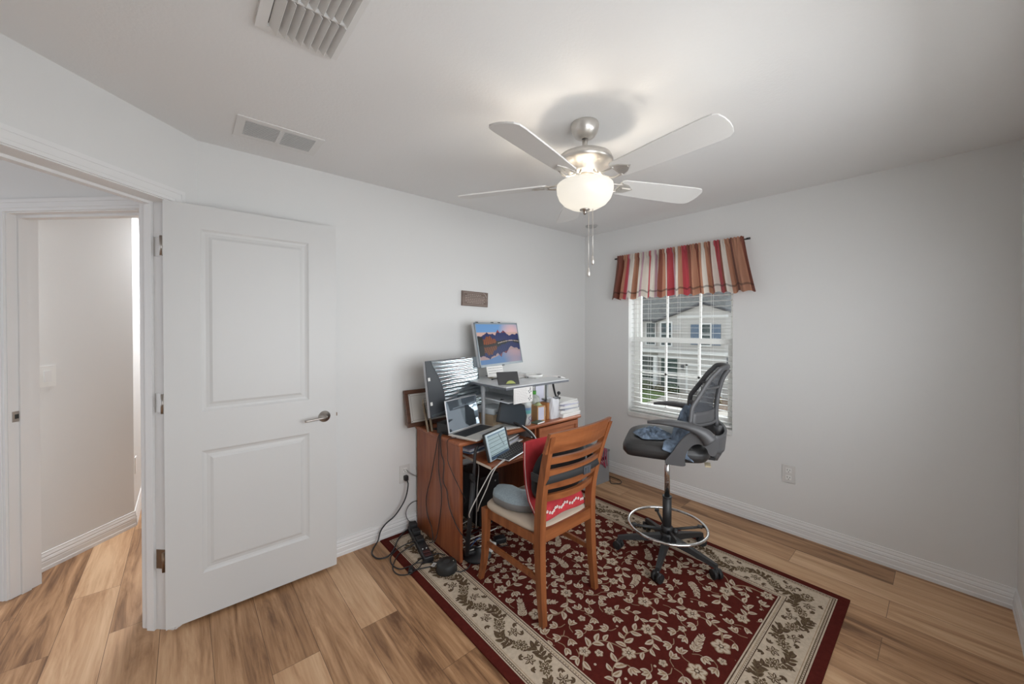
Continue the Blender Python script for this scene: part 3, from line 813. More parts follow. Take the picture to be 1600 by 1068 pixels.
def front(name, x0, x1, z0, z1):
    mb = MB(); mb.box((x0, -.592, z0), (x1, -.576, z1), bev=.002)
    frame_t = .03
    for (a, b, c, d) in ((x0, z0, x0+frame_t, z1), (x1-frame_t, z0, x1, z1), (x0+frame_t, z0, x1-frame_t, z0+frame_t), (x0+frame_t, z1-frame_t, x1-frame_t, z1)): mb.box((a, -.600, b), (c, -.592, d), bev=.0015)
    f = part(name, mb, M_cherryx, desk)
    mb = MB(); mb.lathe([(0, 0), (.007, 0), (.006, .010), (.015, .018), (.015, .024), (0, .028)], ((x0+x1)/2, -.592, (z0+z1)/2), axis=(0, -1, 0), n=16); part('knob', mb, M_bronze, f)
front('drawer', -1.298, -.858, .585, .722); front('cabinet_door', -1.298, -.858, .06, .578)
mb = MB(); mb.box((-1.912, -.815, .634), (-1.345, -.30, .650), bev=.002); tr_ = part('keyboard_tray', mb, M_cherryx, desk)
mb = MB(); mb.box((-1.9145, -.812, .635), (-1.912, -.30, .649)); part('edge_band', mb, mat('edge_band', (.62, .55, .45), rough=.5), tr_)
for x in (-1.955, -1.335):
    mb = MB(); mb.box((x-.008, -.56, .655), (x+.008, -.2, .69)); part('slide_rail', mb, M_greyp, desk)
for a, b in ((-1.93, -1.916), (-1.343, -1.338)):
    mb = MB(); mb.box((a, -.50, .640), (b, -.25, .66)); part('tray_bracket', mb, M_greyp, desk)

def local_frame(pos, yaw, tilt=0, roll=0):
    return Matrix.Translation(pos) @ Matrix.Rotation(yaw, 4, 'Z') @ Matrix.Rotation(-tilt, 4, 'X') @ Matrix.Rotation(roll, 4, 'Y')
def panel_thing(name, label, cat, pos, yaw, tilt, roll=0, group=None):
    t = thing(name, label, cat, pos); t.rotation_euler = (Matrix.Rotation(yaw, 3, 'Z') @ Matrix.Rotation(-tilt, 3, 'X') @ Matrix.Rotation(-roll, 3, 'Y')).to_euler(); return t

# --- riser (monitor shelf) on the desk
rs = thing('monitor_riser', 'grey raised shelf on the desk carrying the mountain-picture monitor', 'monitor riser', (-1.33, -.4, DKZ))
M_rs = mat('riser_top', (.62, .64, .65), rough=.3, vary=.05, vscale=20)
M_rse = mat('riser_edge', (.13, .14, .16), rough=.5)
mb = MB(); mb.box((-1.665, -.655, 1.066), (-1.035, -.09, 1.074), bev=.002); part('shelf_top', mb, M_rs, rs)
mb = MB(); mb.box((-1.665, -.655, 1.052), (-1.035, -.09, 1.066)); part('shelf_edge', mb, M_rse, rs)
for x, y in ((-1.650, -.38), (-1.635, -.13), (-1.065, -.45), (-1.065, -.13)):
    mb = MB(); mb.box((x-.010, y-.010, DKZ+.004), (x+.010, y+.010, 1.052), bev=.002); lg = part('leg', mb, M_greyp, rs)
    mb = MB(); mb.box((x-.03, y-.03, DKZ), (x+.03, y+.03, DKZ+.006)); part('foot_pad', mb, M_rse, lg)
mb = MB(); mb.box((-1.615, -.62, .952), (-1.43, -.16, .960)); mb.box((-1.43, -.62, .952), (-1.425, -.16, 1.052)); part('lower_shelf', mb, M_rs, rs)
mb = MB(); mb.box((-1.615, -.166, .80), (-1.08, -.160, 1.052)); part('back_screen', mb, mat('riser_panel', (.68, .72, .74), rough=.35), rs)
# white instruction card hung on riser
t = thing('paper_card', 'white card with small print taped to the front edge of the riser', 'card', (-1.515, -.6555, 1.0))
mb = MB(); mb.box((-.088, -.006, -.048), (.088, 0, .058), bev=.002); obj('card', mb, M_paper, t)
mb = MB(); random.seed(4)
for r_ in range(8):
    x = -.07
    while x < .03:
        wd = random.uniform(.006, .02); mb.box((x, -.0068, .045-r_*.011), (x+wd, -.006, .047-r_*.011)); x += wd+.004
mb.box((-.080, -.0068, -.04), (-.077, -.006, .05))
obj('print', mb, mat('pale_ink', (.45, .42, .42)), t)
mb = MB()
for z in (.025, -.025):
    for a, b in ((.045, 0), (.058, .008), (.052, -.012), (.066, -.004), (.060, .018)): mb.box((a, -.0068, z+b), (a+.009, -.006, z+b+.007))
obj('icons', mb, M_ink, t)

# --- mountain picture monitor
def pic(u, v):
    """u 0..1 left-right, v 0..1 bottom-top"""
    def ns(x, s): return .5*math.sin(x*s)+.3*math.sin(x*s*2.3+1.7)+.2*math.sin(x*s*5.1+.6)
    ridge = .74 + .05*ns(u, 9) - .10*abs(u-.52)*1.2
    for c, h, w_ in ((.49, .17, .045), (.62, .145, .075), (.22, .09, .06), (.35, .06, .05), (.97, .05, .06)): ridge = max(ridge, .70 + h*max(0, 1-abs(u-c)/w_/1.8) + .012*ns(u, 60))
    hill = .62+.02*ns(u, 22)
    shore = .455 + .055*min(1, max(0, (u-.2)/.35)) + .05*math.exp(-((u-.78)/.22)**2)
    if v < shore:            # water mirrors everything above
        vm = shore + (shore-v)*1.02 - .01; vm = min(.985, vm)
        c = land(u, vm, ridge, hill, shore); k = .72
        return (c[0]*k+.05, c[1]*k+.06, c[2]*k+.09)
    if v < shore+.016 and u > .45: return (.75, .66, .62)
    return land(u, v, ridge, hill, shore)
def land(u, v, ridge, hill, shore):
    n = math.sin(u*91+v*57)*math.sin(u*43-v*88)
    if u < .12 and v < .70-.25*u: return (.03+.02*n, .035+.015*n, .015)
    if u < .42 and v < .60+.10*math.exp(-((u-.25)/.09)**2)+.02*math.sin(u*70): 
        return (.45+.22*n, .20+.12*n, .03) if v > shore+.03 else (.12+.05*n, .06, .02)
    if v < hill-.045: return (.015+.02*(n+1)*.5, .03+.02*(n+1), .012)
    if v < ridge:
        top = (ridge-v)
        if v > .78 and top < .11: return (.62+.10*n, .22+.08*n, .20) if math.sin(u*120+v*60) > -.2 else (.16, .12, .24)
        return (.035+.03*n, .09+.04*n, .33+.08*n)
    s = (v-.7)/.3
    e = max(0, 1-((u-.85)**2*8+(v-.78)**2*6))
    return (.42+.45*e, .60+.10*e, .80-.10*e) if s > .3 else (.80, .66, .62)
def vc_screen(name, w_, h_, fn, nu, nv, y, parent, M=None, strength=.8, inset=0):
    mb = MB(); bm = mb.bm; lay = bm.loops.layers.color.new('px')
    V = [[bm.verts.new((-w_/2+w_*i/nu, y, h_*j/nv+inset)) for j in range(nv+1)] for i in range(nu+1)]
    for i in range(nu):
        for j in range(nv):
            f = bm.faces.new((V[i][j], V[i+1][j], V[i+1][j+1], V[i][j+1])); c = fn((i+.5)/nu, (j+.5)/nv)
            c = [max(0, min(1, q)) for q in c]
            for l in f.loops: l[lay] = (*c, 1)
    m, nt, b = new_mat(name+'_glow'); a = nt.nodes.new('ShaderNodeAttribute'); a.attribute_name = 'px'
    b.inputs['Base Color'].default_value = (.01, .01, .01, 1); b.inputs['Roughness'].default_value = .3; b.inputs['Specular IOR Level'].default_value = .08
    nt.links.new(a.outputs['Color'], b.inputs['Emission Color']); b.inputs['Emission Strength'].default_value = strength
    return obj(name, mb, m, parent)
mn = panel_thing('monitor', 'upper monitor on the riser showing a mountain lake at sunset', 'monitor', (-1.295, -.172, 1.177), R(13), R(11))
mb = MB(); mb.box((-.282, 0, -.012), (.282, .032, .333), bev=.006); obj('housing', mb, M_silver, mn)
mb = MB(); mb.box((-.284, -.004, -.014), (-.274, .004, .335)); mb.box((.274, -.004, -.014), (.284, .004, .335)); mb.box((-.284, -.004, .322), (.284, .004, .336)); mb.box((-.284, -.004, -.016), (.284, .004, .002)); obj('bezel', mb, mat('bezel_grey', (.20, .24, .27), rough=.35), mn)
vc_screen('screen', .548, .320, pic, 150, 88, -.0015, mn, inset=.002)
for x in (-.25, -.06, .03):
    mb = MB(); mb.box((x-.012, -.006, .333), (x+.012, .01, .341), bev=.002); obj('clip', mb, M_black, mn)
mb = MB(); mb.box((-.012, -.008, -.021), (.012, .004, -.014)); obj('power_light', mb, M_black, mn)
mb = MB(); mb.cyl((-.04, .04, .06), (-.04, .075, -.085), .016, n=12); mb.box((-.11, .02, -.096), (.03, .11, -.088), rot=Euler((R(11), 0, 0))); obj('stand', mb, M_rse, mn)

# --- big monitor with peeling protective film
bg = panel_thing('monitor', 'large monitor at the left end of the desk, glossy screen mirroring the window', 'monitor', (-1.812, -.305, .885), R(15), R(8))
mb = MB(); mb.box((-.262, .004, -.004), (.262, .028, .364), bev=.004); obj('housing', mb, M_silver, bg)
mb = MB(); mb.box((-.264, -.001, -.006), (.264, .004, .366)); obj('screen', mb, mat('charcoal_screen', (.045, .05, .058), rough=.5), bg)
# film: curved left edge
def filmmat():
    m, nt, b = new_mat('screen_film'); b.inputs['Base Color'].default_value = (.50, .57, .61, 1); b.inputs['Roughness'].default_value = .10; b.inputs['Metallic'].default_value = .9
    tc = nt.nodes.new('ShaderNodeTexCoord'); n = nt.nodes.new('ShaderNodeTexWave'); n.wave_type = 'BANDS'; n.bands_direction = 'Z'; n.inputs['Scale'].default_value = 12; n.inputs['Distortion'].default_value = 2.2; n.inputs['Detail'].default_value = 1.5; n.inputs['Detail Scale'].default_value = .5
    nt.links.new(tc.outputs['Object'], n.inputs['Vector'])
    bp = nt.nodes.new('ShaderNodeBump'); bp.inputs['Strength'].default_value = .35; bp.inputs['Distance'].default_value = .01
    nt.links.new(n.outputs['Fac'], bp.inputs['Height']); nt.links.new(bp.outputs['Normal'], b.inputs['Normal']); return m
M_film = filmmat()
mb = MB(); pts = [(.262, .002), (.262, .364), (-.215, .364)]
for i in range(1, 12):
    a = i/12; z = .364 - a*.335; pts.append((-.225+.105*math.sin(min(1, a*1.25)*PI/2)**1.0, z))
pts += [(-.118, .022), (-.255, .014), (-.255, .002)]
M = Matrix(((1, 0, 0, 0), (0, 0, 1, 0), (0, 1, 0, 0), (0, 0, 0, 1)))
mb.prism(pts, -.004, -.0015, 0, M); obj('protective_film', mb, M_film, bg)
for z in (.245, .085):
    mb = MB(); mb.box((-.256, -.003, z-.011), (-.238, -.0012, z+.011)); obj('tab', mb, M_tape, bg)
mb = MB(); mb.cyl((.0, .03, .10), (.0, .085, -.10), .02, n=12); mb.box((-.12, .0, -.127), (.12, .16, -.117), rot=Euler((R(8), 0, 0)), bev=.002); obj('stand', mb, M_black, bg)

# --- laptop
lp = thing('laptop', 'open silver laptop with a mirroring screen at the front left of the desk', 'laptop', (-1.808, -.540, .7725), R(14.6))
mb = MB(); mb.box((-.158, -.115, 0), (.158, .112, .013), bev=.004); obj('base', mb, mat('laptop_silver', (.62, .60, .56), rough=.35, metal=.3), lp)
mb = MB(); mb.box((-.145, -.015, .0126), (.145, .095, .0138)); obj('keyboard', mb, M_black, lp)
mb = MB(); mb.box((-.05, -.105, .0128), (.05, -.035, .0136)); obj('touchpad', mb, M_silver, lp)
M = Matrix.Translation((0, .112, .012)) @ Matrix.Rotation(R(-11), 4, 'X')
mb = MB(); mb.box((-.158, 0, 0), (.158, .007, .212), bev=.003); bmesh.ops.transform(mb.bm, matrix=M, verts=mb.bm.verts); ld = obj('lid', mb, M_silver, lp)
mb = MB(); mb.box((-.150, -.0012, .010), (.150, .0002, .205)); bmesh.ops.transform(mb.bm, matrix=M, verts=mb.bm.verts)
def glossy_dark(name, col, ns=5, st=.3):
    m, nt, b = new_mat(name); b.inputs['Base Color'].default_value = (*col, 1); b.inputs['Roughness'].default_value = .04; b.inputs['Metallic'].default_value = .9
    tc = nt.nodes.new('ShaderNodeTexCoord'); n = nt.nodes.new('ShaderNodeTexNoise'); n.inputs['Scale'].default_value = ns; n.inputs['Detail'].default_value = 1; nt.links.new(tc.outputs['Object'], n.inputs['Vector'])
    bp = nt.nodes.new('ShaderNodeBump'); bp.inputs['Strength'].default_value = st; bp.inputs['Distance'].default_value = .01; nt.links.new(n.outputs['Fac'], bp.inputs['Height']); nt.links.new(bp.outputs['Normal'], b.inputs['Normal']); return m
obj('screen', mb, glossy_dark('laptop_screen', (.42, .50, .58)), ld)
# papers under laptop
def sheets(name, label, cat, c, w_, d_, h_, yaw, n_=3, cols=None, group=None, seed=0, jit=.012):
    """a loose pile; each visible sheet is a part"""
    rr = random.Random(seed); t = thing(name, label, cat, c, yaw, group)
    for i in range(n_):
        z0 = h_*i/n_; z1 = h_*(i+1)/n_ - .0006
        mb = MB(); a = rr.uniform(-.12, .12); dx, dy = rr.uniform(-jit, jit), rr.uniform(-jit, jit)
        mb.box((-w_/2+dx, -d_/2+dy, z0), (w_/2+dx, d_/2+dy, z1), rot=Euler((0, 0, a)))
        obj('sheet', mb, (cols or [M_paper])[i % len(cols or [1])], t)
    return t
M_manila = mat('manila', (.60, .50, .36), rough=.8); M_blue = mat('blue_folder', (.12, .17, .28), rough=.6); M_grn = mat('pale_green', (.50, .60, .50), rough=.7); M_lil = mat('lilac_paper', (.58, .58, .70), rough=.7)
sheets('paper_pile', 'papers lying under the silver laptop', 'papers', (-1.83, -.50, DKZ), .24, .19, .014, R(12), 3, [M_paper, M_manila, M_paper], seed=2)
sheets('paper_pile', 'white and tan papers on the desktop between laptop and black tablet', 'papers', (-1.53, -.52, DKZ), .17, .13, .008, R(-14), 3, [M_manila, M_paper, M_paper], seed=5, jit=.02)
sheets('paper_pile', 'papers on the keyboard tray behind the propped tablet, under the desktop edge', 'papers', (-1.815, -.46, .650), .16, .16, .03, R(8), 4, [M_paper, M_blue, M_paper, M_lil], seed=8, jit=.02)
sheets('paper_pile', 'crumpled white papers on the tray behind the black keyboard', 'papers', (-1.54, -.47, .650), .22, .17, .035, R(18), 5, [M_paper, M_lil, M_paper, M_greyp, M_paper], seed=9, jit=.03)
sheets('mouse_mat', 'pale grey-green mat at the right end of the keyboard tray', 'mouse mat', (-1.425, -.725, .6505), .15, .15, .003, 0, 1, [mat('mat_green', (.45, .50, .47), rough=.7)])

# --- tablet in a black case
tb = panel_thing('tablet', 'tablet in a thick black case standing on the keyboard tray, page open on its screen', 'tablet', (-1.765, -.722, .656), R(19), R(15))
mb = MB(); mb.box((-.125, .002, -.004), (.117, .020, .170), bev=.012, seg=3); obj('case', mb, M_blackm, tb)
mb = MB(); mb.box((-.118, -.002, .000), (.110, .006, .162), bev=.002); obj('body', mb, mat('tablet_bezel', (.42, .52, .58), rough=.25), tb)
def page(u, v):
    if v < .13: return (.20, .28, .36)
    if v > .93: return (.45, .55, .62)
    r_ = (v*6.2) % 1
    if r_ < .10: return (.25, .32, .34)
    if (v*38) % 1 < .3 and math.sin(u*90+math.floor(v*38)*3) > .1 and u < .85: return (.42, .48, .50)
    if abs(u-.62-(.85-v)*.35) < .012 and v > .35: return (.12, .16, .22)
    return (.66, .74, .76)
vc_screen('screen', .206, .146, page, 60, 60, -.0028, tb, strength=.72, inset=.006)
mb = MB(); mb.box((.108, -.006, .02), (.122, .016, .16), bev=.003); obj('pen_loop', mb, M_blackm, tb)
mb = MB(); mb.box((-.05, .018, .0), (.05, .024, .11), rot=Euler((R(-12), 0, 0))); obj('kickstand', mb, M_blackm, tb)

# --- keyboard
kb = thing('keyboard', 'slim black wireless keyboard with a silver edge on the pull-out tray', 'keyboard', (-1.640, -.697, .6535), R(19.2))
mb = MB(); mb.box((-.178, -.072, 0), (.178, .072, .010), bev=.004); obj('base', mb, M_silver, kb)
mb = MB(); mb.box((-.174, -.068, .0095), (.174, .068, .0108)); obj('deck', mb, M_black, kb)
M_key = mat('key_black', (.022, .022, .026), rough=.4)
mb = MB()
for r_ in range(6):
    nk = 14; x = -.170; y = .054-r_*.0218
    ws = [.024]*14
    if r_ == 5: ws = [.030, .024, .024, .030, .110, .024, .024, .024, .024, .022]
    for w_ in ws:
        mb.box((x+.0012, y-.0088, .0108), (x+w_-.0012, y+.0088, .0138), bev=.001, seg=1); x += w_+.0003
obj('keys', mb, M_key, kb); 
mb = MB()
for r_ in range(5):
    for i in range(13): mb.box((-.163+i*.0243, .052-r_*.0218, .0138), (-.157+i*.0243, .0555-r_*.0218, .0140))
obj('legends', mb, M_tape, kb)

# --- black tablet on a weighted arm
st = panel_thing('tablet', 'switched-off black tablet held on a curved arm above the middle of the desk', 'tablet', (-1.535, -.555, .785), R(-9.3), R(8), R(-18))
mb = MB(); mb.box((-.121, .0, -.003), (.121, .014, .158), bev=.012, seg=3); obj('case', mb, M_blackm, st)
mb = MB(); mb.box((-.106, -.0012, .010), (.106, .001, .146)); obj('screen', mb, mat('tablet_off', (.035, .045, .055), rough=.25), st)
am = thing('tablet_stand', 'black desk stand with round weighted foot and curved arm carrying the dark tablet', 'tablet stand', (-1.395, -.680, .654))
mb = MB(); mb.lathe([(0, 0), (.044, 0), (.046, .006), (.040, .016), (.015, .022), (0, .022)], n=28); obj('foot', mb, M_black, am)
mb = MB(); mb.tube([(-.01, 0, .018), (-.03, .02, .055), (-.06, .06, .10), (-.10, .115, .135), (-.13, .15, .15)], .013, n=12, flat=.6); obj('arm', mb, M_black, am)
mb = MB(); mb.tube([(-.022, -.010, .035), (-.045, .018, .085), (-.085, .07, .128)], .003, n=8); obj('arm_trim', mb, M_tape, am)

# --- small black phone stand on the riser
sp = panel_thing('tablet', 'small black tablet leaning back on a yellow-green holder at the front of the riser', 'tablet', (-1.583, -.590, 1.078), R(-22), R(30))
mb = MB(); mb.box((-.078, 0, 0), (.078, .010, .096), bev=.005); obj('body', mb, mat('matte_black', (.04, .04, .042), rough=.55), sp)
mb = MB(); mb.cyl((.010, -.010, -.012), (.010, .004, -.012), .036, n=28, mi=0)
bmesh.ops.bisect_plane(mb.bm, geom=mb.bm.verts[:]+mb.bm.edges[:]+mb.bm.faces[:], plane_co=(0, 0, .001), plane_no=(0, 0, 1), clear_inner=True); obj('holder', mb, mat('lime_rubber', (.36, .40, .12), rough=.6), sp)
# --- things on the riser
sheets('paper_pile', 'papers lying on the grey riser below the upper monitor', 'papers', (-1.33, -.30, 1.0745), .25, .20, .010, R(6), 4, [M_paper, M_manila, M_paper, M_paper], seed=20, jit=.03)
t = panel_thing('note_card', 'white lettered card standing on the riser under the upper monitor', 'card', (-1.425, -.25, 1.0865), R(4), R(16))
mb = MB(); mb.box((-.085, 0, 0), (.085, .002, .082)); obj('card', mb, M_paper, t)
mb = MB(); random.seed(8)
for r_ in range(3):
    x = -.07
    while x < .07: wd = random.uniform(.006, .018); mb.box((x, -.0008, .064-r_*.020), (x+wd, 0, .067-r_*.020)); x += wd+.005
obj('print', mb, M_ink, t)
sheets('paper_sheet', 'white sheet spread over the right end of the riser', 'paper', (-1.11, -.34, 1.0745), .20, .26, .002, R(-5), 1, seed=22)
hp = thing('cable_coil', 'coil of white cable lying on the riser', 'cable', (-1.18, -.42, 1.0775))
mb = MB()
for k, rr_ in enumerate((.058, .066, .062)): mb.tube([(rr_*1.1*math.cos(a*PI/6), rr_*math.sin(a*PI/6), .005+k*.006) for a in range(12)], .004, n=8, closed=True, mi=0)
obj('coil', mb, M_white, hp)
mb = MB(); mb.cyl((-.075, -.005, .006), (-.060, -.003, .006), .006, n=10); obj('plug', mb, M_black, hp)
t = thing('pen', 'black pen lying at the left edge of the riser', 'pen', (-1.50, -.33, 1.078), R(25)); mb = MB(); mb.cyl((-.055, 0, .006), (.05, 0, .006), .005, n=10); mb.cyl((.05, 0, .006), (.062, 0, .006), .005, .001, n=10); obj('barrel', mb, M_black, t); mb = MB(); mb.box((-.05, -.0015, .011), (-.01, .0015, .0125)); obj('pen_clip', mb, M_chrome, t)

# --- desk lamp at the right: white head on black arm
lm = thing('desk_lamp', 'small lamp with white head on a curved black arm, right end of the desk', 'lamp', (-.945, -.45, DKZ+.124))
def L_(x, y, z): return Vector((x+.945, y+.45, z-DKZ-.124))
mb = MB(); mb.tube([L_(-.946, -.46, .886), L_(-.965, -.46, .905), L_(-.985, -.462, .945), L_(-1.003, -.464, 1.00), L_(-1.012, -.465, 1.052)], .0095, n=10, flat=.7); obj('arm', mb, M_black, lm)
mb = MB(); mb.lathe([(0, 0), (.032, 0), (.032, .010), (0, .014)], n=20); obj('base', mb, M_black, lm)
M = Matrix.Translation(L_(-.955, -.465, 1.055)) @ Matrix.Rotation(R(8), 4, 'Y')
mb = MB(); mb.sphere((0, 0, 0), .07, scale=(1.25, .6, .24)); bmesh.ops.transform(mb.bm, matrix=M, verts=mb.bm.verts); hd_ = obj('lamp_head', mb, mat('lamp_white', (.82, .80, .78), rough=.3), lm)
mb = MB(); mb.cyl(L_(-.985, -.50, 1.066), L_(-.955, -.50, 1.063), .005, n=8); obj('switch', mb, M_black, hd_)
mb = MB(); mb.sphere(L_(-.925, -.455, .925), .015, n=8); mb.cyl(L_(-.948, -.46, .892), L_(-.925, -.455, .925), .005, n=8); obj('knob', mb, M_black, lm)

# --- right end of the desk: papers, bag, box, bottles
M_clear = mat('clear_plastic', (.85, .90, .90), rough=.06, alpha=.45, spec=.7)
pile = [('white', M_paper, .000, .030, .22, .26, 2), ('white', M_paper, .0305, .024, .21, .25, -4), ('grey', mat('grey_folder', (.40, .42, .50), rough=.6), .055, .010, .21, .24, 7), ('white', M_paper, .0655, .022, .20, .25, -6), ('lilac', M_lil, .088, .010, .20, .24, 5), ('white', M_paper, .0985, .016, .19, .24, -9), ('white', M_paper, .115, .008, .20, .22, 3)]
pl_lab = ['thick white paper bundle at the bottom of the right-hand stack', 'white paper bundle lying second from the bottom of the right-hand stack', 'grey folder in the middle of the right-hand paper stack', 'white paper bundle just above the grey folder in the stack', 'lilac folder in the upper part of the right-hand stack', 'white papers resting on the lilac folder', 'topmost white papers of the right-hand stack']
for i, (nm, m, z, h_, w_, d_, a) in enumerate(pile):
    t = thing('paper_bundle', pl_lab[i], 'papers', (-.925+.004*(i % 3), -.46+.006*(i % 2), DKZ+z), R(a), 'papers stacked at the right end of the desk')
    for q in range(2):
        mb = MB(); z0 = h_*q/2; mb.box((-w_/2+.003*q, -d_/2-.002*q, z0), (w_/2+.002*q, d_/2, z0+h_/2-.0006), bev=.0015); obj('sheet_block', mb, m, t)
def bagmesh(w_, d_, h_, seed, pinch=.75):
    mb = MB(); rr = random.Random(seed); ph = [rr.uniform(0, 6) for _ in range(6)]
    def fn(u, v):
        a = 2*PI*u; k = 1-(1-pinch)*v**2; x = math.copysign(abs(math.cos(a))**.55, math.cos(a))*w_/2*k; y = math.copysign(abs(math.sin(a))**.55, math.sin(a))*d_/2*k
        n_ = .006*math.sin(a*5+ph[0]+v*6)+.004*math.sin(a*9+ph[1]-v*9)
        return (x*(1+n_*6), y*(1+n_*8), h_*v+.006*math.sin(a*3+ph[2])*v)
    mb.grid(fn, 48, 14); bmesh.ops.remove_doubles(mb.bm, verts=mb.bm.verts, dist=1e-4); return mb
mb = bagmesh(.10, .07, .155, 3, .9); one('paper_bag', mb, mat('white_wrap', (.66, .67, .70), rough=.5), 'crinkled white bag standing left of the paper stack on the desk', 'bag', (-1.075, -.525, DKZ))
t = thing('tissue_box', 'small orange and tan carton with a white side, right of the water bottle', 'box', (-1.215, -.50, DKZ), R(-8))
mb = MB(); mb.box((-.038, -.045, 0), (.038, .045, .115), bev=.002); obj('carton', mb, mat('tan_card', (.52, .30, .14), rough=.7), t)
mb = MB(); mb.box((-.030, -.0462, .010), (.024, -.045, .106)); obj('side_label', mb, M_lil, t)
mb = MB(); mb.grid(lambda u, v: (-.03+.06*u, -.03+.06*v, .114+.020*math.sin(PI*u)*math.sin(PI*v)+.004*math.sin(u*17+v*9)), 10, 10); obj('tissue', mb, mat('lime_tissue', (.50, .55, .28), rough=.8), t)
t = thing('small_carton', 'orange-brown carton leaning behind the white bag', 'box', (-1.135, -.50, DKZ), R(12))
mb = MB(); mb.box((-.02, -.035, 0), (.02, .035, .125), bev=.002); obj('carton', mb, mat('orange_card', (.45, .20, .07), rough=.7), t); mb = MB(); mb.box((-.0202, -.02, .02), (-.020, .02, .09)); obj('label', mb, M_manila, t)
bt = thing('water_bottle', 'clear plastic water bottle with white cap and green-blue label on the desk', 'bottle', (-1.378, -.545, DKZ))
mb = MB(); mb.lathe([(0, 0), (.030, 0), (.034, .008), (.034, .05), (.0325, .055), (.034, .06), (.034, .11), (.0325, .115), (.034, .12), (.034, .15), (.028, .172), (.015, .190), (.013, .200), (0, .200)], n=28); obj('body', mb, M_clear, bt)
mb = MB(); mb.cyl((0, 0, .198), (0, 0, .216), .0145, n=20); obj('cap', mb, M_white, bt)
mb = MB(); mb.lathe([(.0345, .085), (.0345, .112)], n=28); mb.lathe([(.0346, .112), (.0346, .128)], n=28, mi=1); obj('label', mb, [mat('label_teal', (.10, .32, .32), rough=.5), mat('label_blue', (.12, .20, .35), rough=.5)], bt)
mb = MB(); mb.tube([(.01, -.036, .07), (-.012, -.037, .055), (.006, -.037, .035), (-.010, -.037, .015)], .002, n=6); mb.tube([(.022, -.03, .06), (.018, -.033, .03)], .002, n=6); obj('label_print', mb, mat('purple_ink', (.12, .06, .18)), bt)
sb = thing('spray_bottle', 'grey-white pump container with bright green top behind the water bottle', 'bottle', (-1.155, -.395, DKZ))
mb = MB(); mb.lathe([(0, 0), (.045, 0), (.047, .01), (.047, .14), (.040, .160), (.018, .172), (.018, .18), (0, .18)], n=28); obj('body', mb, mat('frosted_plastic', (.48, .50, .46), rough=.35), sb)
mb = MB(); mb.cyl((.0, 0, .178), (.0, 0, .205), .019, n=20); obj('cap', mb, mat('bright_green', (.10, .42, .06), rough=.4), sb)
mb = MB(); mb.tube([(.0, 0, .205), (0, 0, .225), (-.03, -.01, .235), (-.045, -.015, .225)], .004, n=8); obj('nozzle', mb, M_white, sb)
mb = MB(); mb.lathe([(0, 0), (.038, 0), (.040, .12), (.036, .15), (.038, .165), (0, .168)], n=24); one('storage_jar', mb, mat('milky_jar', (.52, .50, .44), rough=.4), 'milky lidded jar between the water bottle and the pump bottle', 'jar', (-1.265, -.43, DKZ))
mb = MB(); mb.box((-.075, -.012, 0), (.075, .012, .235), bev=.003); one('blue_binder', mb, mat('slate_blue', (.12, .16, .24), rough=.5), 'slate-blue binder standing under the right half of the riser', 'binder', (-1.135, -.235, DKZ), rz=R(5))
mb = MB(); mb.box((-.06, -.003, 0), (.06, .003, .25)); one('plastic_sleeve', mb, mat('sleeve', (.60, .60, .72), rough=.3), 'pale lilac plastic sleeve standing behind the pump bottle', 'sleeve', (-.895, -.20, DKZ), rz=R(8))
t = thing('small_book', 'small book lying flat in front of the tissue box', 'book', (-1.28, -.565, DKZ), R(10)); mb = MB(); mb.box((-.045, -.03, 0), (.045, .03, .012), bev=.002); obj('cover', mb, mat('book_green', (.10, .13, .09), rough=.5), t); mb = MB(); mb.box((-.044, -.0303, .002), (.0455, .029, .010)); obj('pages', mb, M_paper, t)
# middle: device + tan box
t = thing('label_printer', 'grey-white device on a tan box behind the laptop', 'printer', (-1.542, -.36, DKZ+.085), R(10)); mb = MB(); mb.box((-.085, -.08, 0), (.085, .08, .045), bev=.008, seg=3); obj('housing', mb, mat('device_grey', (.50, .54, .56), rough=.35), t); mb = MB(); mb.box((-.06, -.0815, .010), (.05, -.080, .018)); obj('slot', mb, M_rse, t)
t = thing('cardboard_box', 'small tan cardboard box behind the laptop, under the grey device', 'box', (-1.542, -.36, DKZ), R(10)); mb = MB(); mb.box((-.075, -.065, 0), (.075, .065, .084), bev=.002); obj('carton', mb, mat('cardboard', (.50, .38, .25), rough=.85, vary=.08), t); mb = MB(); mb.box((-.02, -.0655, .0), (.02, -.065, .084)); obj('tape', mb, M_manila, t)
t = thing('speaker', 'small black speaker wedge between cardboard box and black tablet', 'speaker', (-1.425, -.38, DKZ)); mb = MB(); mb.box((-.032, -.04, 0), (.032, .04, .095), bev=.006, seg=3); obj('housing', mb, M_black, t); mb = MB(); mb.cyl((0, -.0405, .05), (0, -.042, .05), .022, n=20); obj('grille', mb, M_dark, t)

# --- certificate leaning on the wall, spiral notebooks, black box
ct = panel_thing('framed_certificate', 'certificate in a dark brown wood frame leaning on the wall behind the left monitor', 'picture frame', (-1.893, -.095, .765), 0, R(15.5))
mb = MB(); M_fr = wood('dark_frame', (.07, .03, .018), (.13, .055, .03), 'X')
fw_, fh_, ft = .40, .262, .030
mb.box((-fw_/2, -.008, 0), (fw_/2, .008, ft), bev=.003); mb.box((-fw_/2, -.008, fh_-ft), (fw_/2, .008, fh_), bev=.003); mb.box((-fw_/2, -.008, ft), (-fw_/2+ft, .008, fh_-ft), bev=.003); mb.box((fw_/2-ft, -.008, ft), (fw_/2, .008, fh_-ft), bev=.003); obj('frame', mb, M_fr, ct)
mb = MB(); mb.box((-fw_/2+ft, -.004, ft), (fw_/2-ft, .004, fh_-ft)); sh = obj('certificate', mb, mat('cert_paper', (.60, .59, .56), rough=.5), ct)
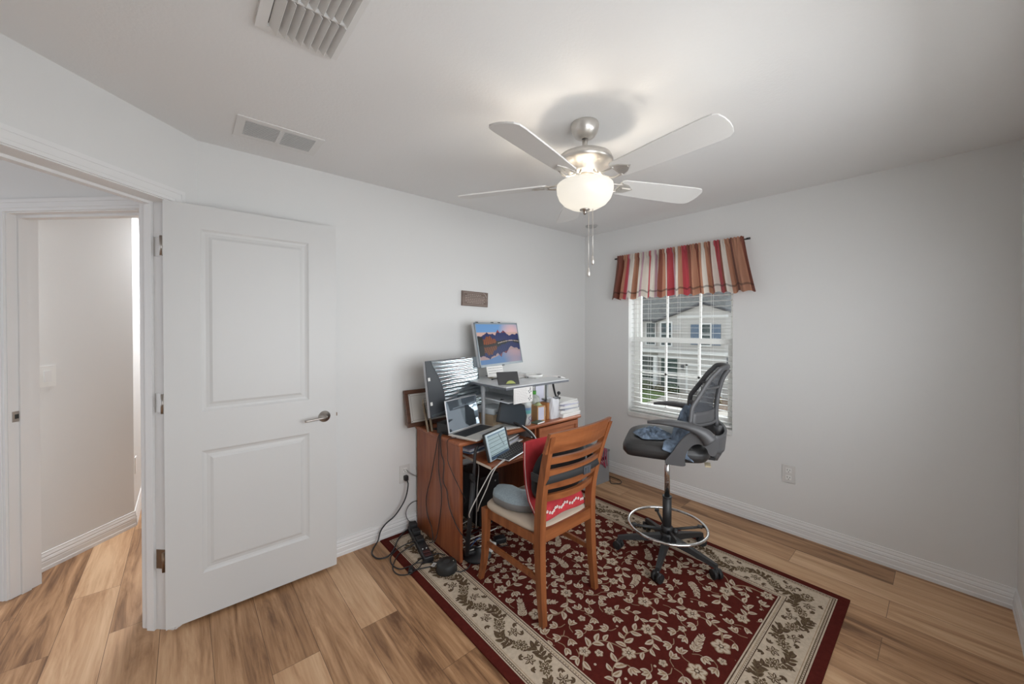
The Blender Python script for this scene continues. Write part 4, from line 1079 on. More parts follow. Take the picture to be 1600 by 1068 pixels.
mb = MB(); x0, x1, z0, z1 = -fw_/2+ft+.014, fw_/2-ft-.014, ft+.014, fh_-ft-.014
for a, b, c, d in ((x0, z0, x1, z0+.0015), (x0, z1-.0015, x1, z1), (x0, z0, x0+.0015, z1), (x1-.0015, z0, x1, z1)): mb.box((a, -.0048, b), (c, -.004, d))
random.seed(7)
for r_ in range(7):
    z = z1-.03-r_*.018; wd = random.uniform(.05, .11); mb.box((-.02-wd/2, -.0046, z), (-.02+wd/2, -.004, z+.002))
for x in (x0-.006, x1+.006):
    for z in (z0-.006, z1+.006): mb.cyl((x, -.004, z), (x, -.0055, z), .004, n=10)
obj('print', mb, mat('cert_ink', (.22, .20, .18)), sh)
for i, (dx, lab) in enumerate(((0, 'brown spiral notebook standing behind the left monitor, nearest the certificate'), (.030, 'brown spiral notebook standing behind the left monitor, second from the certificate'))):
    t = thing('spiral_notebook', lab, 'notebook', (-1.985+dx, -.20, DKZ+.0055), R(62), 'notebooks standing behind the left monitor'); t.rotation_euler = (R(-10), 0, R(62))
    mb = MB(); mb.box((-.075, 0, 0), (.075, .012, .20), bev=.001); obj('pages', mb, mat('kraft%d' % i, (.30-.06*i, .24-.05*i, .17-.04*i), rough=.8), t)
    mb = MB()
    for k in range(16): mb.tube([(-.075+.006*math.cos(a*PI/3), .006+.009*math.sin(a*PI/3), .010+k*.012) for a in range(6)], .0012, n=5, sub=2, closed=True)
    obj('spiral', mb, M_bronze, t)
t = thing('power_adapter', 'black box under the left monitor with cables hanging from it', 'adapter', (-1.93, -.35, DKZ), R(15)); mb = MB(); mb.box((-.045, -.055, 0), (.045, .055, .075), bev=.006, seg=3); obj('housing', mb, M_black, t); mb = MB(); mb.cyl((-.01, -.055, .03), (-.01, -.075, .03), .006, n=8); obj('socket', mb, M_dark, t)

# --- gooseneck floor stand under the tray front
fs = thing('floor_stand', 'black pole stand rising from the floor to the propped tablet at the tray', 'stand', (-1.93, -.56, 0))
mb = MB(); mb.tube([(-1.935, -.66, .50), (-1.925, -.66, .62), (-1.915, -.655, .70), (-1.90, -.66, .735)], .010, n=10); mb.cyl((-1.955, -.62, .06), (-1.935, -.66, .52), .015, n=14); part('pole', mb, M_black, fs)
mb = MB(); mb.box((-1.953, -.672, .535), (-1.925, -.644, .575), bev=.005); part('clamp', mb, M_blackm, fs)
mb = MB(); mb.lathe([(0, 0), (.09, 0), (.09, .012), (.03, .022), (.02, .05), (0, .05)], (-1.86, -.60, G), n=28); mb.cyl((-1.86, -.60, .03), (-1.955, -.62, .07), .012, n=10); part('base', mb, M_black, fs)

# ------------------------------------------------------------------ cables, power strip, puck
def cable(name, label, pts, r_, m, cat='cable', group=None, sub=6, closed=False):
    mb = MB(); c = Vector(pts[0]); mb.tube([Vector(p)-c for p in pts], r_, n=8, sub=sub, closed=closed)
    o = obj(name, mb, m); o.location = c; tag(o, label, cat, group); return o
XP = -2.000
g_ = 'black cables hanging down the left side of the desk'
cable('power_cable', 'black cable hanging down the desk side, bowing furthest towards the wall', [(-1.95, -.36, .775), (-2.003, -.368, .76), (XP, -.316, .635), (XP, -.257, .456), (XP, -.189, .288), (XP, -.202, .172), (XP-.005, -.276, .10), (-2.03, -.33, .05), (-2.06, -.34, .055)], .0032, M_black, group=g_)
cable('power_cable', 'black cable hanging nearly straight down the middle of the desk side', [(-1.95, -.38, .775), (-2.003, -.379, .76), (XP, -.36, .64), (XP, -.36, .512), (XP, -.39, .407), (XP, -.39, .306), (XP, -.365, .182), (XP-.005, -.34, .08), (-2.04, -.36, .055)], .0032, M_black, group=g_)
cable('power_cable', 'black cable crossing the desk side towards its lower front edge', [(-1.95, -.39, .775), (-2.003, -.391, .76), (XP, -.391, .647), (XP, -.425, .587), (XP, -.415, .472), (XP, -.462, .418), (XP, -.488, .328), (XP, -.564, .248), (-2.0, -.612, .218), (-1.96, -.618, .15), (-1.93, -.56, .04), (-1.90, -.50, .02)], .0032, M_black, group=g_)
cable('power_cable', 'thin dark cable running from the laptop diagonally over the upper desk side', [(-1.96, -.515, .768), (-2.008, -.487, .755), (XP, -.469, .679), (XP, -.474, .613), (XP, -.531, .55), (-2.0, -.602, .49), (-1.985, -.615, .45), (-1.94, -.59, .38), (-1.90, -.50, .30), (-1.88, -.45, .10), (-1.86, -.40, .02)], .0022, M_black, group=g_)
cable('wall_cable', 'thick black cord looping from the wall outlet to the floor beside the rug', [(-2.073, -.045, .375), (-2.075, -.06, .345), (-2.094, -.05, .249), (-2.163, -.05, .164), (-2.231, -.045, .122), (-2.266, -.04, .08), (-2.29, -.055, .032), (-2.335, -.085, .007), (-2.361, -.139, .007), (-2.352, -.207, .007), (-2.301, -.231, .008), (-2.244, -.199, .014), (-2.174, -.107, .014), (-2.104, -.055, .020), (-2.06, -.045, .03)], .0048, M_black)
mb = MB(); mb.box((-.014, -.030, -.018), (.014, 0, .018), bev=.005, seg=3); one('plug', mb, M_black, 'black plug seated in the outlet beside the desk', 'plug', (-2.073, -.0095, .389))
cable('grey_cord', 'short grey cord running from the wall outlet behind the desk', [(-2.06, -.012, .44), (-2.05, -.03, .425), (-2.02, -.018, .40), (-1.985, -.014, .375), (-1.94, -.012, .35)], .004, mat('grey_cord', (.32, .32, .31), rough=.5))
cable('thin_cord', 'thin dark cord curling from the power strip up along the wall to the desk corner', [(-2.03, -.055, .055), (-2.065, -.035, .09), (-2.075, -.025, .14), (-2.05, -.02, .18), (-2.01, -.014, .195), (-1.97, -.012, .19)], .0024, M_black)
cable('loose_cable', 'black cable loop spilling furthest onto the wood floor left of the rug', [(-2.12, -.27, G+.03), (-2.178, -.249, G+.008), (-2.24, -.267, .015), (-2.299, -.324, .006), (-2.325, -.384, .006), (-2.316, -.444, .006), (-2.274, -.489, .014), (-2.226, -.478, .013), (-2.165, -.50, .014), (-2.12, -.52, .014)], .0035, M_black, group='black cable loops on the floor by the power strip')
cable('loose_cable', 'inner black cable loop on the rug edge beside the power strip', [(-2.10, -.235, G+.03), (-2.163, -.197, G+.008), (-2.231, -.214, G+.006), (-2.288, -.256, .012), (-2.308, -.326, .006), (-2.29, -.395, .006), (-2.250, -.430, .020), (-2.217, -.432, .020), (-2.15, -.41, .020), (-2.05, -.43, .020), (-2.02, -.47, .016)], .0035, M_black, group='black cable loops on the floor by the power strip')
cable('loose_cable', 'black cable tangle just in front of the power strip end', [(-2.09, -.50, G+.004), (-2.14, -.46, G+.004), (-2.20, -.43, G+.010), (-2.24, -.45, G+.010), (-2.22, -.49, G+.012), (-2.16, -.45, G+.014), (-2.08, -.40, G+.012), (-2.03, -.37, G+.006)], .003, M_black, group='black cable loops on the floor by the power strip')
cable('puck_cable', 'black cable leading from the round black hub under the chair', [(-2.075, -.62, G+.02), (-2.04, -.665, G+.005), (-1.98, -.67, G+.004), (-1.92, -.62, G+.004), (-1.86, -.56, G+.004)], .003, M_black)
mb = MB(); mb.tube([(-2.265, -.485, .012), (-2.245, -.455, .024)], .014, n=10, smoothpath=False); c = Vector((-2.255, -.47, 0)); bmesh.ops.translate(mb.bm, vec=-c, verts=mb.bm.verts)
one('cable_tie', mb, M_blackm, 'black tie gathering the cable loops at the rug edge', 'cable tie', c)
ps = thing('power_strip', 'long black power strip on the rug along the left side of the desk', 'power strip', (-2.085, -.255, G), math.atan2(.40, .085)-PI/2)
mb = MB(); mb.box((-.030, -.215, 0), (.030, .215, .036), bev=.006, seg=3); obj('body', mb, M_black, ps)
for i, y in enumerate((.17, .09, .0)):
    mb = MB(); mb.box((-.026, y-.030, .036), (.024, y+.026, .075-.01*i), bev=.005, seg=3); obj('plug', mb, M_blackm, ps)
mb = MB()
for x in (-.012, .012): mb.cyl((x, -.115, .036), (x, -.115, .040), .004, n=10)
obj('indicator_light', mb, M_tape, ps)
for y in (-.155, -.19):
    mb = MB(); mb.box((-.022, y-.012, .036), (.020, y+.012, .043), bev=.002); obj('socket', mb, mat('dark_maroon', (.05, .012, .012), rough=.5), ps)
mb = MB(); mb.box((-.018, -.012, 0), (.018, .012, .0012)); mb.box((-.012, -.006, .0012), (.004, .004, .0016), 1)
one('cable_tag', mb, [M_tape, M_greyp], 'white paper tag lying by the power strip end', 'tag', (-2.125, -.515, G+.0105), rz=R(35))
pk = thing('cable_hub', 'round flat-topped black hub on the cream rug border by the desk foot', 'hub', (-2.085, -.598, G))
mb = MB(); mb.lathe([(0, 0), (.060, 0), (.063, .006), (.060, .045), (.054, .052), (0, .053)], n=14); obj('body', mb, mat('hub_black', (.018, .018, .017), rough=.55), pk)
mb = MB(); mb.cyl((0, 0, .053), (0, 0, .0545), .020, n=20); obj('cap', mb, M_dark, pk)
mb = MB(); mb.cyl((.035, -.020, .053), (.035, -.020, .0545), .003, n=10); obj('led', mb, M_tape, pk)
# under the desk
M_wc = mat('white_cable', (.66, .65, .62), rough=.45)
gw = 'white cables hanging in the desk opening'
cable('white_cable', 'white cable drooping from the keyboard tray corner down to the left', [(-1.80, -.80, .660), (-1.87, -.825, .656), (-1.925, -.83, .635), (-1.955, -.80, .56), (-1.985, -.75, .45), (-1.99, -.70, .36), (-1.93, -.62, .28), (-1.86, -.52, .22)], .0032, M_wc, group=gw)
cable('white_cable', 'second white cable, hanging straighter just right of the drooping one', [(-1.80, -.80, .667), (-1.87, -.829, .662), (-1.918, -.832, .62), (-1.93, -.79, .52), (-1.94, -.74, .42), (-1.90, -.66, .33)], .0030, M_wc, group=gw)
cable('white_cable', 'grey-white cable arching over beside the chair seat corner', [(-1.80, -.50, .60), (-1.82, -.56, .55), (-1.86, -.60, .45), (-1.88, -.62, .33), (-1.87, -.60, .20)], .003, mat('greyish_cable', (.38, .37, .35), rough=.5), group=gw)
mess = [([(-1.90, -.55, .15), (-1.84, -.50, .20), (-1.82, -.44, .15), (-1.88, -.42, .12), (-1.92, -.48, .10), (-1.88, -.55, .06)], M_wc, 'white cable loop in the tangle under the desk'),
        ([(-1.93, -.58, .04), (-1.80, -.60, .05), (-1.72, -.55, .03), (-1.78, -.48, .02), (-1.90, -.50, .02)], M_wc, 'white flat cable curled on the rug behind the front chair leg'),
        ([(-1.95, -.56, .10), (-1.82, -.58, .11), (-1.70, -.60, .12)], M_wc, 'stiff white cable crossing under the desk at shin height'),
        ([(-1.92, -.50, .02), (-1.86, -.44, .05), (-1.80, -.50, .03), (-1.84, -.56, .02), (-1.92, -.50, .07), (-1.86, -.40, .06)], M_black, 'black cable knot under the desk'),
        ([(-1.90, -.40, .02), (-1.78, -.46, .06), (-1.70, -.40, .03), (-1.80, -.34, .05), (-1.88, -.42, .09)], M_black, 'black cable loops at the back under the desk'),
        ([(-1.88, -.53, .02), (-1.83, -.55, .07), (-1.78, -.52, .05), (-1.80, -.47, .02)], mat('blue_cable', (.06, .12, .30), rough=.4), 'blue network cable under the desk')]
for i, (p, m, lab) in enumerate(mess): cable('under_desk_cable', lab, [(x, y, z+G) for x, y, z in p], .0034, m, group='tangled cables under the desk')
t = thing('router', 'black box with a glossy top among the cables under the desk', 'router', (-1.83, -.20, G), R(12)); mb = MB(); mb.box((-.10, -.07, 0), (.10, .07, .05), bev=.008, seg=3); obj('housing', mb, M_black, t)
for sx in (-.08, .08): mb = MB(); mb.cyl((sx, .06, .03), (sx*1.1, .075, .16), .006, n=8); obj('antenna', mb, M_black, t)
t = thing('adapter', 'white power adapter on the rug under the wooden chair', 'adapter', (-1.76, -.60, G), R(25)); mb = MB(); mb.box((-.04, -.03, 0), (.04, .03, .035), bev=.006, seg=3); obj('housing', mb, M_white, t); mb = MB(); mb.tube([(.04, 0, .015), (.07, .02, .01), (.08, .07, .004), (.04, .10, .004)], .003, n=6); obj('lead', mb, M_white, t)
t = thing('adapter', 'black power brick on the rug just right of the white adapter', 'adapter', (-1.655, -.575, G), R(-20)); mb = MB(); mb.box((-.04, -.028, 0), (.04, .028, .035), bev=.006, seg=3); obj('housing', mb, M_black, t); mb = MB(); mb.tube([(-.04, 0, .015), (-.06, -.03, .008), (-.02, -.06, .005), (.04, -.06, .004)], .003, n=6); obj('lead', mb, M_black, t)
t = thing('computer_tower', 'black computer tower standing in the shadow under the desk', 'computer', (-1.56, -.20, G)); mb = MB(); mb.box((-.09, -.14, 0), (.09, .14, .36), bev=.006); obj('case', mb, M_black, t); mb = MB(); mb.box((-.08, -.1435, .02), (.08, -.140, .34), bev=.002); obj('front_panel', mb, M_blackm, t); mb = MB(); mb.cyl((.05, -.144, .31), (.05, -.146, .31), .006, n=12); obj('power_button', mb, M_greyp, t)

# ------------------------------------------------------------------ wooden chair
ch = thing('dining_chair', 'oak slat-back chair with beige seat, cushions strapped on, facing the desk', 'chair', (-1.748, -1.05, G), R(0))
def seg(p, q): return [Vector(p), Vector(q)]
def bar(mb, pts, w_, d_, mi=0):
    """rectangular section bar through points; w_ along x, d_ along y; lists allowed"""
    prev = None
    for i, p in enumerate(pts):
        w1 = w_[i] if isinstance(w_, (list, tuple)) else w_; d1 = d_[i] if isinstance(d_, (list, tuple)) else d_
        x, y, z = p
        c = [mb.bm.verts.new((x+sx*w1/2, y+sy*d1/2, z)) for sx, sy in ((-1, -1), (1, -1), (1, 1), (-1, 1))]
        if prev:
            for k in range(4): f = mb.bm.faces.new((prev[k], prev[(k+1) % 4], c[(k+1) % 4], c[k])); f.material_index = mi
        else: mb.bm.faces.new(c[::-1])
        prev = c
    mb.bm.faces.new(prev); return mb
ZT = .972
for sx in (-1, 1):
    X0 = -.197 if sx < 0 else .205
    mb = MB(); P = catmull([Vector((X0*1.03, -.225, 0)), Vector((X0*1.01, -.205, .20)), Vector((X0, -.196, .42)), Vector((X0*1.0, -.205, .60)), Vector((X0*1.08, -.250, .80)), Vector((X0*(1.20 if sx < 0 else 1.06), -.310, ZT-.02))], 5)
    bar(mb, P, [.030+.012*math.sin(PI*min(1, i/len(P)*1.3))*.8 for i in range(len(P))], [.028+.016*math.sin(PI*min(1, i/(len(P)-1)))for i in range(len(P))]); obj('rear_leg', mb, M_chair, ch)
    mb = MB(); P = catmull([Vector((sx*.222, .262, 0)), Vector((sx*.214, .236, .14)), Vector((sx*.212, .225, .30)), Vector((sx*.212, .222, .425))], 5)
    bar(mb, P, [.026+.016*i/len(P) for i in range(len(P))], [.026+.016*i/len(P) for i in range(len(P))]); obj('front_leg', mb, M_chair, ch)
def backrail(z0, z1, name, bow=.038, wv=0):
    def yz(z):
        pts = [(.42, -.196), (.60, -.205), (.80, -.250), (ZT, -.312)]
        for (za, ya), (zb, yb) in zip(pts, pts[1:]):
            if z <= zb: return ya+(yb-ya)*(z-za)/(zb-za)
        return pts[-1][1]
    mb = MB(); n_ = 14
    def fn(u, v, off):
        z = z0+(z1-z0)*v; hw = .195+.05*max(0, (z-.60)/.36); x = -hw + 2*hw*u + .004
        if name == 'top_rail': hw = .225; x = -.252+.480*u; 
        y = yz(z) - bow*math.sin(PI*u)+off; return (x, y, z + (wv*math.sin(PI*u) if v > .5 else 0) + (.006*(u-.5) if name == 'top_rail' else 0))
    a = [[mb.bm.verts.new(fn(i/n_, j/2, -.009)) for j in range(3)] for i in range(n_+1)]; b = [[mb.bm.verts.new(fn(i/n_, j/2, .009)) for j in range(3)] for i in range(n_+1)]
    for i in range(n_):
        for j in range(2):
            mb.bm.faces.new((a[i][j], a[i+1][j], a[i+1][j+1], a[i][j+1])); mb.bm.faces.new((b[i][j], b[i][j+1], b[i+1][j+1], b[i+1][j]))
        mb.bm.faces.new((a[i][0], b[i][0], b[i+1][0], a[i+1][0])); mb.bm.faces.new((a[i][2], a[i+1][2], b[i+1][2], b[i][2]))
    for i in (0, n_):
        for j in range(2): mb.bm.faces.new((a[i][j], a[i][j+1], b[i][j+1], b[i][j]))
    return obj(name, mb, M_chairx, ch)
backrail(.868, ZT, 'top_rail', wv=.006)
for z in (.800, .733, .666, .599): backrail(z, z+.036, 'back_slat')
mb = MB(); mb.box((-.182, -.214, .395), (.190, -.192, .455)); obj('rear_apron', mb, M_chairx, ch)
mb = MB(); mb.box((-.195, .212, .37), (.195, .232, .425)); obj('front_apron', mb, M_chairx, ch)
for sx in (-1, 1):
    mb = MB(); bar(mb, [(sx*.212, .205, .40), (sx*.196, -.18, .42)], .02, .06); 
    bm = MB(); 
    bm.prism([(.205, .370), (.205, .425), (-.18, .430), (-.18, .385)], -.010, .010, 0, Matrix.Translation((sx*.205, 0, 0)) @ Matrix(((0, 0, 1, 0), (1, 0, 0, 0), (0, 1, 0, 0), (0, 0, 0, 1)))); mb.bm.free(); obj('side_apron', bm, M_chair, ch)
    bm = MB(); bm.prism([(.225, .205), (.225, .232), (-.185, .232), (-.185, .205)], -.008, .008, 0, Matrix.Translation((sx*.208, 0, 0)) @ Matrix(((0, 0, 1, 0), (1, 0, 0, 0), (0, 1, 0, 0), (0, 0, 0, 1)))); obj('stretcher', bm, M_chair, ch)
mb = MB()
def seatfn(u, v):
    a = 2*PI*u; s_ = math.copysign(abs(math.cos(a))**.35, math.cos(a)); t_ = math.copysign(abs(math.sin(a))**.35, math.sin(a)); 
    prof = [(0, .426), (.97, .426), (1.0, .436), (1.0, .446), (.96, .458), (.80, .466), (.4, .468), (0, .468)]
    k = v*(len(prof)-1); i = min(int(k), len(prof)-2); f = k-i; rr_ = prof[i][0]*(1-f)+prof[i+1][0]*f; z = prof[i][1]*(1-f)+prof[i+1][1]*f
    y = .022+.228*t_*rr_; hw = .205+.028*(y+.2)/.45; return (hw*s_*rr_, y, z)
mb.grid(seatfn, 64, 14); bmesh.ops.remove_doubles(mb.bm, verts=mb.bm.verts, dist=1e-4); obj('seat', mb, mat('beige_upholstery', (.46, .38, .30), rough=.85, bump=.2, bscale=400), ch)

M_gcush = mat('grey_jersey', (.26, .32, .35), rough=.9, bump=.5, bscale=260, vary=.12, vscale=120)
M_gside = mat('grey_jersey_side', (.20, .20, .20), rough=.95, bump=.4, bscale=300)
cu = thing('seat_cushion', 'U-shaped grey-blue foam seat cushion lying on the beige chair seat', 'cushion', (-1.748, -1.005, G+.469))
mb = MB()
path = catmull([Vector(p) for p in ((-.120, .175, 0), (-.128, .09, 0), (-.120, .0, 0), (-.07, -.055, 0), (0, -.072, 0), (.07, -.055, 0), (.120, .0, 0), (.128, .09, 0), (.120, .175, 0))], 6)
N_ = len(path); sec = [(-.078, .004), (-.080, .040), (-.070, .066), (-.040, .078), (0, .082), (.040, .078), (.062, .062), (.066, .030), (.062, .004), (0, 0)]
rings = []
for i, p in enumerate(path):
    t_ = (path[min(i+1, N_-1)]-path[max(i-1, 0)]).normalized(); s_ = Vector((t_.y, -t_.x, 0))
    e = min(i, N_-1-i); k = min(1, .35+.65*math.sqrt(min(1, e/5)))
    hk = .80+.20*min(1, e/6)
    rings.append([mb.bm.verts.new(p - s_*(x*k) + Vector((0, 0, z*hk))) for x, z in sec])
for i in range(N_-1):
    for q in range(len(sec)):
        f = mb.bm.faces.new((rings[i][q], rings[i][(q+1) % len(sec)], rings[i+1][(q+1) % len(sec)], rings[i+1][q])); f.smooth = True
        f.material_index = 1 if q in (0, 7, 6, 8, 9) else 0
for rg in (rings[0], rings[-1]): mb.bm.faces.new(rg).material_index = 1
obj('foam', mb, [M_gcush, M_gside], cu)
lc = thing('lumbar_cushion', 'black lumbar cushion strapped to the inside of the chair back', 'cushion', (-1.742, -1.195, .545))
mb = MB(); 
def lumb(u, v):
    a = 2*PI*u; b_ = PI*(v-.5); cx = math.cos(b_); x = .200*math.copysign(abs(math.cos(a))**.7, math.cos(a))*cx**.6; y = .048*math.copysign(abs(math.sin(a))**.8, math.sin(a))*cx**.5; z = .146*math.copysign(abs(math.sin(b_))**.85, math.sin(b_)); return (x, y-.15*(z)**1-.0, z+.155)
mb.grid(lumb, 48, 24); bmesh.ops.remove_doubles(mb.bm, verts=mb.bm.verts, dist=1e-4); obj('pad', mb, mat('black_fabric', (.016, .016, .018), rough=.9, bump=.3, bscale=500), lc)
mb = MB()
def strapfn(u, v):
    x = -.222+.448*u; y = -.085 - .046*math.sin(PI*u); z = .182+.012*math.sin(u*3)+.038*(v-.5); return (x, y-.012, z)
mb.grid(strapfn, 24, 2, thick=.003)
mb.box((-.226, -.100, .166), (-.218, -.01, .204)); mb.box((.222, -.100, .170), (.230, -.01, .206)); 
sp_ = obj('strap', mb, mat('black_webbing', (.02, .02, .021), rough=.8), lc)
mb = MB(); mb.box((.02, -.150, .168), (.075, -.140, .210), bev=.003); mb.box((.03, -.153, .176), (.036, -.150, .202)); mb.box((.05, -.153, .176), (.056, -.150, .202)); obj('buckle', mb, mat('buckle_grey', (.06, .065, .075), rough=.35), sp_)
mb = MB()
def clothfn(u, v):
    z = .872-.392*v; x = (-.196 if v < .5 else -.196)+.378*u
    pts = [(0, -.035), (.3, -.040), (.55, -.052), (.75, -.075), (.88, -.115), (1.0, -.135)]
    for (a, ya), (b, yb) in zip(pts, pts[1:]):
        if v <= b: y = ya+(yb-ya)*(v-a)/(b-a); break
    y += .006*math.sin(u*9+v*3); return (x, y, z-.475)
mb.grid(clothfn, 30, 24, thick=.003); 
rc = thing('red_cloth', 'red cloth with white flower edging draped between the chair back and the cushions', 'cloth', (-1.742, -1.085, .475)); obj('cloth', mb, mat('red_cloth', (.42, .028, .035), rough=.9, bump=.2, bscale=500, vary=.12, vscale=30), rc)
mb = MB(); random.seed(6)
def cpt(u, v, o=-.0045):
    p = Vector(clothfn(u, v)); return p+Vector((0, o-.002, 0))
for i in range(22):
    u = .03+i*.044; c = cpt(u, .915+.018*math.sin(i*1.3)); r_ = .0052
    for k in range(5):
        a = k*2*PI/5+i; mb.cyl(c+Vector((r_*math.cos(a), 0, r_*math.sin(a))), c+Vector((r_*math.cos(a), -.0006, r_*math.sin(a))), .0034, n=7, smooth=False)
mb.grid(lambda u, v: cpt(.0+u*.012, v, -.0042), 1, 20)
obj('flower_edging', mb, mat('cloth_white', (.72, .62, .58), rough=.9), rc)

# ------------------------------------------------------------------ drafting chair
dc = thing('drafting_chair', 'tall grey mesh-back drafting chair with chrome foot ring on the rug', 'chair', (-.935, -1.392, G), R(25))
M_seat = mat('black_vinyl', (.030, .029, .029), rough=.42, bump=.08, bscale=300)
M_fr2 = mat('grey_frame', (.075, .075, .078), rough=.45)
M_base = mat('base_black', (.022, .022, .023), rough=.45)
for k in range(5):
    a = R(100+72*k); d = Vector((math.cos(a), math.sin(a), 0))
    n_ = Vector((-d.y, d.x, 0)); mb = MB(); prev = None
    for (rr_, z0, z1, hw) in ((.03, .095, .135, .026), (.14, .085, .118, .022), (.25, .070, .095, .017), (.305, .062, .083, .014)):
        c = [mb.bm.verts.new(d*rr_+n_*(s*hw)+Vector((0, 0, z))) for s, z in ((-1, z0), (1, z0), (.7, z1), (-.7, z1))]
        if prev:
            for q in range(4): mb.bm.faces.new((prev[q], prev[(q+1) % 4], c[(q+1) % 4], c[q]))
        else: mb.bm.faces.new(c)
        prev = c
    mb.bm.faces.new(prev); lg = obj('base_arm', mb, M_base, dc)
    p = d*.30; sw = R(100+72*k+60); ax = Vector((math.cos(sw), math.sin(sw), 0))
    for s in (-1, 1):
        mb = MB(); mb.cyl(p+ax*(s*.006)+Vector((0, 0, .027)), p+ax*(s*.026)+Vector((0, 0, .027)), .027, n=20); w_ = obj('wheel', mb, M_blackm, lg)
    mb = MB(); mb.cyl(p+Vector((0, 0, .045)), p+Vector((0, 0, .065)), .010, n=10); mb.cyl(p+ax*-.028+Vector((0, 0, .040)), p+ax*.028+Vector((0, 0, .040)), .015, n=12); obj('caster_hood', mb, M_base, lg)
mb = MB(); mb.lathe([(0, .080), (.042, .080), (.045, .10), (.040, .140), (.030, .150), (0, .15)], n=24); obj('hub', mb, M_base, dc)
mb = MB(); mb.cyl((0, 0, .14), (0, 0, .375), .027, n=20); mb.cyl((0, 0, .372), (0, 0, .380), .029, n=20); obj('column_cover', mb, M_base, dc)
mb = MB(); mb.cyl((0, 0, .38), (0, 0, .66), .0165, n=20); obj('gas_lift', mb, M_chrome, dc)
mb = MB(); mb.tube([(.235*math.cos(i*PI/12), .235*math.sin(i*PI/12), .195) for i in range(24)], .0085, n=10, closed=True, sub=2); fr = obj('foot_ring', mb, M_chrome, dc)
for k in range(4):
    a = R(20+90*k); mb = MB(); mb.cyl((.025*math.cos(a), .025*math.sin(a), .165), (.232*math.cos(a), .232*math.sin(a), .19), .0085, n=10); mb.box((.205*math.cos(a)-.014, .205*math.sin(a)-.014, .182), (.205*math.cos(a)+.014, .205*math.sin(a)+.014, .196), bev=.003); obj('ring_spoke', mb, M_base, fr)
mb = MB(); mb.lathe([(.027, .150), (.036, .152), (.036, .185), (.027, .19)], n=20); obj('ring_collar', mb, M_base, fr)
mb = MB(); mb.sphere((-.01, -.05, .165), .018, n=8); obj('ring_knob', mb, M_base, fr)
mb = MB(); mb.box((-.09, -.12, .652), (.09, .10, .676), bev=.004); mb.box((-.03, -.27, .655), (.03, -.10, .672)); obj('seat_mechanism', mb, M_base, dc)
# seat cushion
mb = MB()
def seat2(u, v):
    a = 2*PI*u; s_ = math.copysign(abs(math.cos(a))**.42, math.cos(a)); t_ = math.copysign(abs(math.sin(a))**.42, math.sin(a))
    prof = [(0, .674), (.80, .674), (.93, .686), (1.0, .712), (1.0, .738), (.95, .764), (.80, .778), (.45, .776), (0, .770)]
    k = v*(len(prof)-1); i = min(int(k), len(prof)-2); f = k-i; rr_ = prof[i][0]*(1-f)+prof[i+1][0]*f; z = prof[i][1]*(1-f)+prof[i+1][1]*f
    y = .010+.250*t_*rr_; z2 = z - .018*max(0, (y-.10)/.17)**2; return (.255*s_*rr_*(1-.03*max(0, -y/.25)), y, z2)
mb.grid(seat2, 72, 24); bmesh.ops.remove_doubles(mb.bm, verts=mb.bm.verts, dist=1e-4); obj('seat', mb, M_seat, dc)
# arms
for s in (-1, 1):
    x = s*.292; mb = MB()
    P = catmull([Vector((x*1.0, .100, .912)), Vector((x, .02, .920)), Vector((x, -.07, .917)), Vector((x, -.14, .902)), Vector((x, -.19, .875)), Vector((x, -.225, .835))], 5)
    W = [.014+.030*min(1, i/6) for i in range(len(P))]; W = [w_*(1-.25*max(0, (i-14)/10)) for i, w_ in enumerate(W)]; D = [.008+.010*min(1, i/8)+.020*max(0, (i-10)/14) for i in range(len(P))]
    prev = None
    for i, p in enumerate(P):
        t_ = (P[min(i+1, len(P)-1)]-P[max(i-1, 0)]).normalized(); up = Vector((0, -t_.z, t_.y)) if True else None
        up = Vector((1, 0, 0)).cross(t_)*-1
        if up.z < 0: up = -up
        c = []
        for k in range(12):
            a = 2*PI*k/12; c.append(mb.bm.verts.new(p+Vector((W[i]*math.cos(a), 0, 0))+up*(D[i]*math.sin(a))))
        if prev:
            for k in range(12): f = mb.bm.faces.new((prev[k], prev[(k+1) % 12], c[(k+1) % 12], c[k])); f.smooth = True
        else: mb.bm.faces.new(c)
        prev = c
    mb.bm.faces.new(prev); ar = obj('armrest', mb, M_fr2, dc)
    # C-shaped bracket in the side plane
    outer = catmull([Vector((a_, b_, 0)) for a_, b_ in ((.005, .69), (-.05, .680), (-.10, .685), (-.098, .715), (-.110, .765), (-.140, .805), (-.175, .815), (-.205, .797), (-.222, .762), (-.25, .765), (-.262, .82), (-.245, .87), (-.20, .903), (-.14, .885), (-.08, .825), (-.035, .755))], 4, True)
    M = Matrix.Translation((s*.280, 0, 0)) @ Matrix(((0, 0, 1, 0), (1, 0, 0, 0), (0, 1, 0, 0), (0, 0, 0, 1)))
    mb = MB(); mb.prism([(p.x, p.y) for p in outer], -.011, .017, 0, M); obj('arm_bracket', mb, M_fr2, ar)
